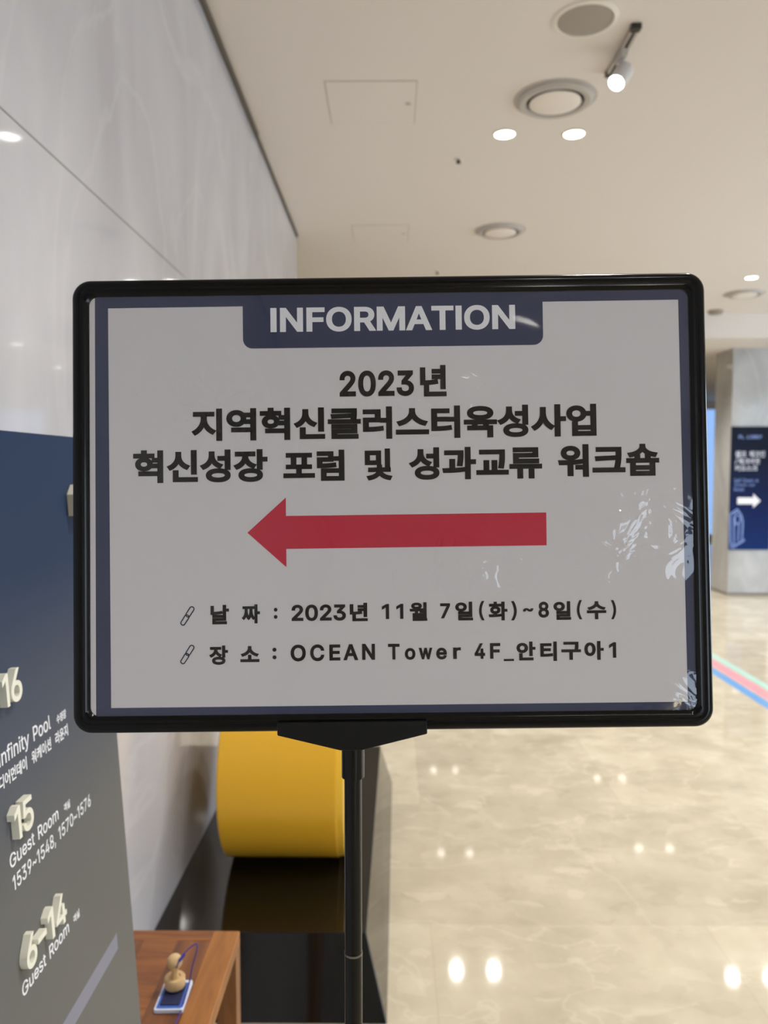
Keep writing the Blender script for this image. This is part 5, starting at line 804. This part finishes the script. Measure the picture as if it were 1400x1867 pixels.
# frame: moulded profile swept round a rounded rectangle
W2, H2 = 216.75, 154.72
prof = [(0.0, -11), (0.0, -1.5), (0.8, 1.2), (2.2, 2.8), (4.4, 3.5), (6.3, 3.2), (7.2, 2.2), (8.0, 2.4), (9.2, 2.6), (10.6, 1.8), (11.9, 0.5), (11.9, -1.0)]
loops = []
bm = bmesh.new()
for d, z in prof:
    r = max(13.0 - d, 6.0)
    loops.append([bm.verts.new((x * mm, y * mm, z * mm)) for x, y in rrect(-W2 + d, -H2 + d, W2 - d, H2 - d, r, 10)])
for a, b in zip(loops, loops[1:]):
    n = len(a)
    for i in range(n): bm.faces.new((a[i], a[(i + 1) % n], b[(i + 1) % n], b[i]))
fr = on_sign(obj('frame', bm, M['black'], smooth=True), stand, SIN)
bm = prism(bmesh.new(), [(x * mm, y * mm) for x, y in rrect(-W2 + 0.5, -H2 + 0.5, W2 - 0.5, H2 - 0.5, 12.5, 8)], -0.0105, -0.0012)
on_sign(obj('backing_panel', bm, M['black_deep']), stand, SIN)
bm = bmesh.new()
nx, ny = 2, 2
flat(bm, [(x * mm, y * mm) for x, y in rrect(-205.2, -143.4, 205.2, 143.2, 6, 6)], 0.0008)
film = obj('clear_cover', bm, M['film'], fr)
film.matrix_local = SIN
# bracket under the frame
bm = prism(bmesh.new(), [(-77.9 * mm, -156.2 * mm), (-35.7 * mm, -166.6 * mm), (-21.2 * mm, -166.6 * mm), (22.8 * mm, -156.2 * mm), (22.8 * mm, -147.7 * mm), (-77.9 * mm, -147.7 * mm)], -0.0115, 0.0048)
on_sign(obj('bracket', bm, M['black_deep'], bevel=0.0008), stand, SIN)
# pole
def ptz(x, y):                                                    # along the pole: height of a sign-plane point
    return (SM @ Vector((x * mm, y * mm, 0))).z
def cyl(z0, z1, r0, r1=None, n=32):
    r1 = r0 if r1 is None else r1
    return lathe(bmesh.new(), [(0, z0), (r0, z0), (r1, z1), (0, z1)], n)
obj('collar', cyl(1.2805, 1.312, 0.0081), M['pole'], stand, smooth=True)
obj('upper_pole', cyl(1.1515, 1.283, 0.00625), M['pole'], stand, smooth=True)
obj('lower_pole', cyl(0.03, 1.1505, 0.00645), M['pole'], stand, smooth=True)
obj('joint_ring', cyl(1.1500, 1.1516, 0.0066), M['ring'], stand, smooth=True)
obj('base', lathe(bmesh.new(), [(0, 0), (0.15, 0), (0.152, 0.006), (0.14, 0.014), (0.04, 0.022), (0.016, 0.045), (0.0064, 0.05), (0, 0.05)], 64), M['black_deep'], stand, smooth=True)

# poster in the frame
post = thing('information_poster', 'white information poster with red left arrow in the black frame', 'poster')
post.matrix_world = SM
obj('paper', prism(bmesh.new(), [(x * mm, y * mm) for x, y in rrect(-206, -144.5, 206, 144.5, 4, 4)], -0.0010, 0.0), M['paper'], post)
bm = bmesh.new(); z = 0.00012
o_ = [(-201.2, -144), (206, -144), (206, 144), (-201, 144)]; i_ = [(-191.0, -137.5), (199.4, -137.6), (198.5, 136.0), (-192.0, 135.2)]
vo = [bm.verts.new((x * mm, y * mm, z)) for x, y in o_]; vi = [bm.verts.new((x * mm, y * mm, z)) for x, y in i_]
for k in range(4): bm.faces.new((vo[k], vo[(k + 1) % 4], vi[(k + 1) % 4], vi[k]))
obj('border', bm, M['navy'], post)
tab = [(-99.6, 137)] + [(x, y) for x, y in rrect(-99.5, 106.2, 105.8, 140, 6.5, 8) if y < 120] + [(105.8, 137)]
obj('header_tab', flat(bmesh.new(), [(x * mm, y * mm) for x, y in tab], 0.00016), M['navy'], post)
def poster_text(items, m, bold, z=0.0003):
    bm = bmesh.new()
    for a in items:
        body, x0, y0, x1, y1 = a[:5]
        bo = a[5] if len(a) > 5 else bold
        text_into(bm, body, x0 * mm, y0 * mm, x1 * mm, y1 * mm, z, bo)
    return obj('lettering', bm, m, post)
BH = 0.014
poster_text([("INFORMATION", -80.6, 117.1, 86.9, 134.1, 0.026)], M['white_print'], 0.02)
poster_text([("2023", -33.7, 72.2, 17.1, 90.0, 0.028), ("년", 21.3, 71.7, 39.3, 93.2)], M['ink'], BH)
poster_text([("지역혁신클러스터육성사업", -135.3, 43.1, 141.1, 65.4)], M['ink'], BH)
poster_text([("혁신성장", -175.2, 14.8, -83.4, 37.3), ("포럼", -72.7, 14.9, -31.0, 36.1), ("및", -17.1, 14.7, 1.8, 36.5), ("성과교류", 12.8, 14.8, 103.6, 36.9), ("워크숍", 114.5, 15.4, 183.3, 37.7)], M['ink'], BH)
L = 0.026
poster_text([("날", -123.1, -81.7, -110.5, -68.6), ("짜", -101.9, -81.4, -89.5, -68.5), (":", -80.0, -78.4, -77.6, -71.0, L), ("2023", -68.0, -80.2, -31.1, -69.1, L), ("년", -28.5, -80.7, -16.3, -68.3),
             ("1", -6.6, -79.5, -1.8, -69.3, 0.018), ("1", 3.1, -79.5, 7.9, -69.3, 0.018), ("월", 12.1, -81.0, 24.1, -68.4), ("7", 32.9, -79.5, 39.6, -69.3, L), ("일", 43.1, -81.0, 55.1, -68.4), ("(", 59.2, -81.1, 62.9, -68.0, 0.012),
             ("화", 65.7, -81.3, 78.5, -68.6), (")", 80.9, -81.4, 84.8, -68.3, 0.012), ("~", 89.1, -75.6, 96.0, -73.2, L), ("8", 99.5, -79.8, 106.6, -69.0, L), ("일", 109.7, -81.4, 121.5, -68.8),
             ("(", 125.5, -81.2, 129.1, -68.2, 0.012), ("수", 132.3, -81.3, 145.4, -69.1), (")", 148.6, -81.4, 152.1, -68.5, 0.012)], M['ink'], BH)
poster_text([("장", -124.2, -109.1, -111.4, -96.1), ("소", -103.1, -107.5, -90.1, -96.7), (":", -81.2, -105.8, -78.5, -98.0, L), ("O", -68.9, -107.4, -58.6, -96.1, L), ("C", -55.6, -107.4, -46.0, -96.1, L), ("E", -42.6, -107.1, -35.2, -96.3, L), ("A", -33.2, -107.0, -23.0, -96.2, L), ("N", -20.4, -106.9, -11.7, -96.1, L),
             ("T", -2.8, -106.9, 5.0, -96.3, L), ("o", 8.6, -107.2, 15.7, -99.3, L), ("w", 18.0, -107.0, 27.2, -99.2, L), ("e", 29.8, -107.2, 37.0, -99.3, L), ("r", 41.3, -107.0, 46.5, -99.2, L), ("4", 55.8, -107.1, 62.9, -96.6, L), ("F", 66.3, -107.1, 73.2, -96.6, L),
             ("_", 75.5, -108.8, 82.4, -107.4), ("안", 84.2, -108.5, 97.0, -95.8), ("티", 100.3, -109.1, 111.5, -96.0), ("구", 114.5, -108.5, 127.8, -96.3), ("아", 130.1, -108.7, 143.2, -96.0), ("1", 146.8, -107.4, 151.6, -97.0, 0.018)], M['ink'], BH)
obj('arrow', flat(bmesh.new(), [(x * mm, y * mm) for x, y in [(-97.6, -19.8), (-71.2, -43.5), (-71.2, -31.1), (105.8, -30.8), (105.9, -8.5), (-71.2, -8.7), (-71.2, 3.9)]], 0.0002), M['red'], post)
def link_icon(cx, cy):
    bm = bmesh.new()
    for s in (-1, 1):
        ox, oy = s * 1.75, s * 2.75
        pts = []
        for rad in (1.9, 1.15):
            ring = []
            for i in range(20):
                a = 2 * math.pi * i / 20
                u = rad * math.cos(a); v = rad * math.sin(a) + (2.3 if math.sin(a) >= 0 else -2.3)
                c, q = math.cos(R(-33)), math.sin(R(-33))
                ring.append(bm.verts.new(((cx + ox + u * c - v * q) * mm, (cy + oy + u * q + v * c) * mm, 0.0003 + 0.00005 * s)))
            pts.append(ring)
        for i in range(20):
            j = (i + 1) % 20
            bm.faces.new((pts[0][i], pts[0][j], pts[1][j], pts[1][i]))
    return obj('link_icon', bm, M['chain'], post)
link_icon(-138.8, -75.8); link_icon(-139.0, -101.9)

# ------------------------------------------------------------------ kiosk sign on the column
t = thing('kiosk_sign', 'dark blue kiosk sign with white right arrow on the grey column', 'sign', (3.947, 9.0, 0))
KX = 3.947
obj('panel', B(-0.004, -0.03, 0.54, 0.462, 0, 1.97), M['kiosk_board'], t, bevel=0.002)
UP = Matrix(((1, 0, 0, 0), (0, 0, -1, -0.0302), (0, 1, 0, 0), (0, 0, 0, 1)))
def kiosk_text(items, m, bold):
    bm = bmesh.new()
    for body, x0, y0, x1, y1 in items: text_into(bm, body, x0 - KX, y0, x1 - KX, y1, 0.0, bold, 0.0006)
    bmesh.ops.transform(bm, matrix=UP, verts=bm.verts)
    return obj('lettering', bm, m, t)
kiosk_text([('PL. LOBBY', 4.02, 1.83, 4.29, 1.872)], M['line_art'], 0.015)
kiosk_text([('셀프', 3.985, 1.615, 4.115, 1.69)], M['soft_print'], 0.01)
kiosk_text([('체크인', 4.145, 1.615, 4.328, 1.69)], M['soft_print'], 0.01)
kiosk_text([('/', 3.985, 1.535, 4.012, 1.605)], M['soft_print'], 0.01)
kiosk_text([('체크아웃', 4.022, 1.535, 4.275, 1.605)], M['soft_print'], 0.01)
kiosk_text([('키오스크', 3.985, 1.455, 4.246, 1.525)], M['soft_print'], 0.01)
kiosk_text([('Self Check-in', 3.983, 1.325, 4.26, 1.37)], M['line_art'], 0.0)
kiosk_text([('/Check-out', 3.983, 1.275, 4.22, 1.315)], M['line_art'], 0.0)
kiosk_text([('Kiosk', 3.983, 1.225, 4.10, 1.265)], M['line_art'], 0.0)
bm = prism(bmesh.new(), [(x - KX, y) for x, y in [(4.024, 1.072), (4.207, 1.072), (4.207, 1.028), (4.292, 1.110), (4.207, 1.194), (4.207, 1.149), (4.024, 1.149)]], 0, 0.0006)
bmesh.ops.transform(bm, matrix=UP, verts=bm.verts)
obj('arrow', bm, M['white_print'], t)
bm = bmesh.new()
def seg(p, q, w=0.012):
    p, q = Vector(p), Vector(q); d = (q - p).normalized(); n = Vector((-d.y, d.x)) * w / 2
    prism(bm, [tuple(p - n), tuple(q - n), tuple(q + n), tuple(p + n)], 0, 0.0006)
K = lambda x, y: (x - KX, y)
poly = [K(3.945, 0.955), K(4.027, 1.015), K(4.075, 0.945), K(4.095, 0.87), K(4.09, 0.645), K(4.0, 0.58), K(3.955, 0.62), K(3.945, 0.955)]
for a, b in zip(poly, poly[1:]): seg(a, b, 0.016)
for a, b in ((K(3.99, 0.93), K(4.0, 0.6)), (K(4.05, 0.85), K(4.045, 0.64)), (K(3.98, 0.95), K(4.04, 0.99)), (K(4.0, 0.83), K(4.06, 0.86)), (K(3.945, 0.585), K(4.0, 0.555)), (K(4.0, 0.57), K(4.12, 0.65)), (K(4.12, 0.65), K(4.08, 0.69)), (K(4.0, 0.93), K(4.01, 0.84)), (K(4.06, 0.93), K(4.065, 0.86)), (K(4.005, 0.94), K(4.06, 0.94))):
    seg(a, b, 0.014)
bmesh.ops.transform(bm, matrix=UP, verts=bm.verts)
obj('kiosk_drawing', bm, M['line_art'], t)
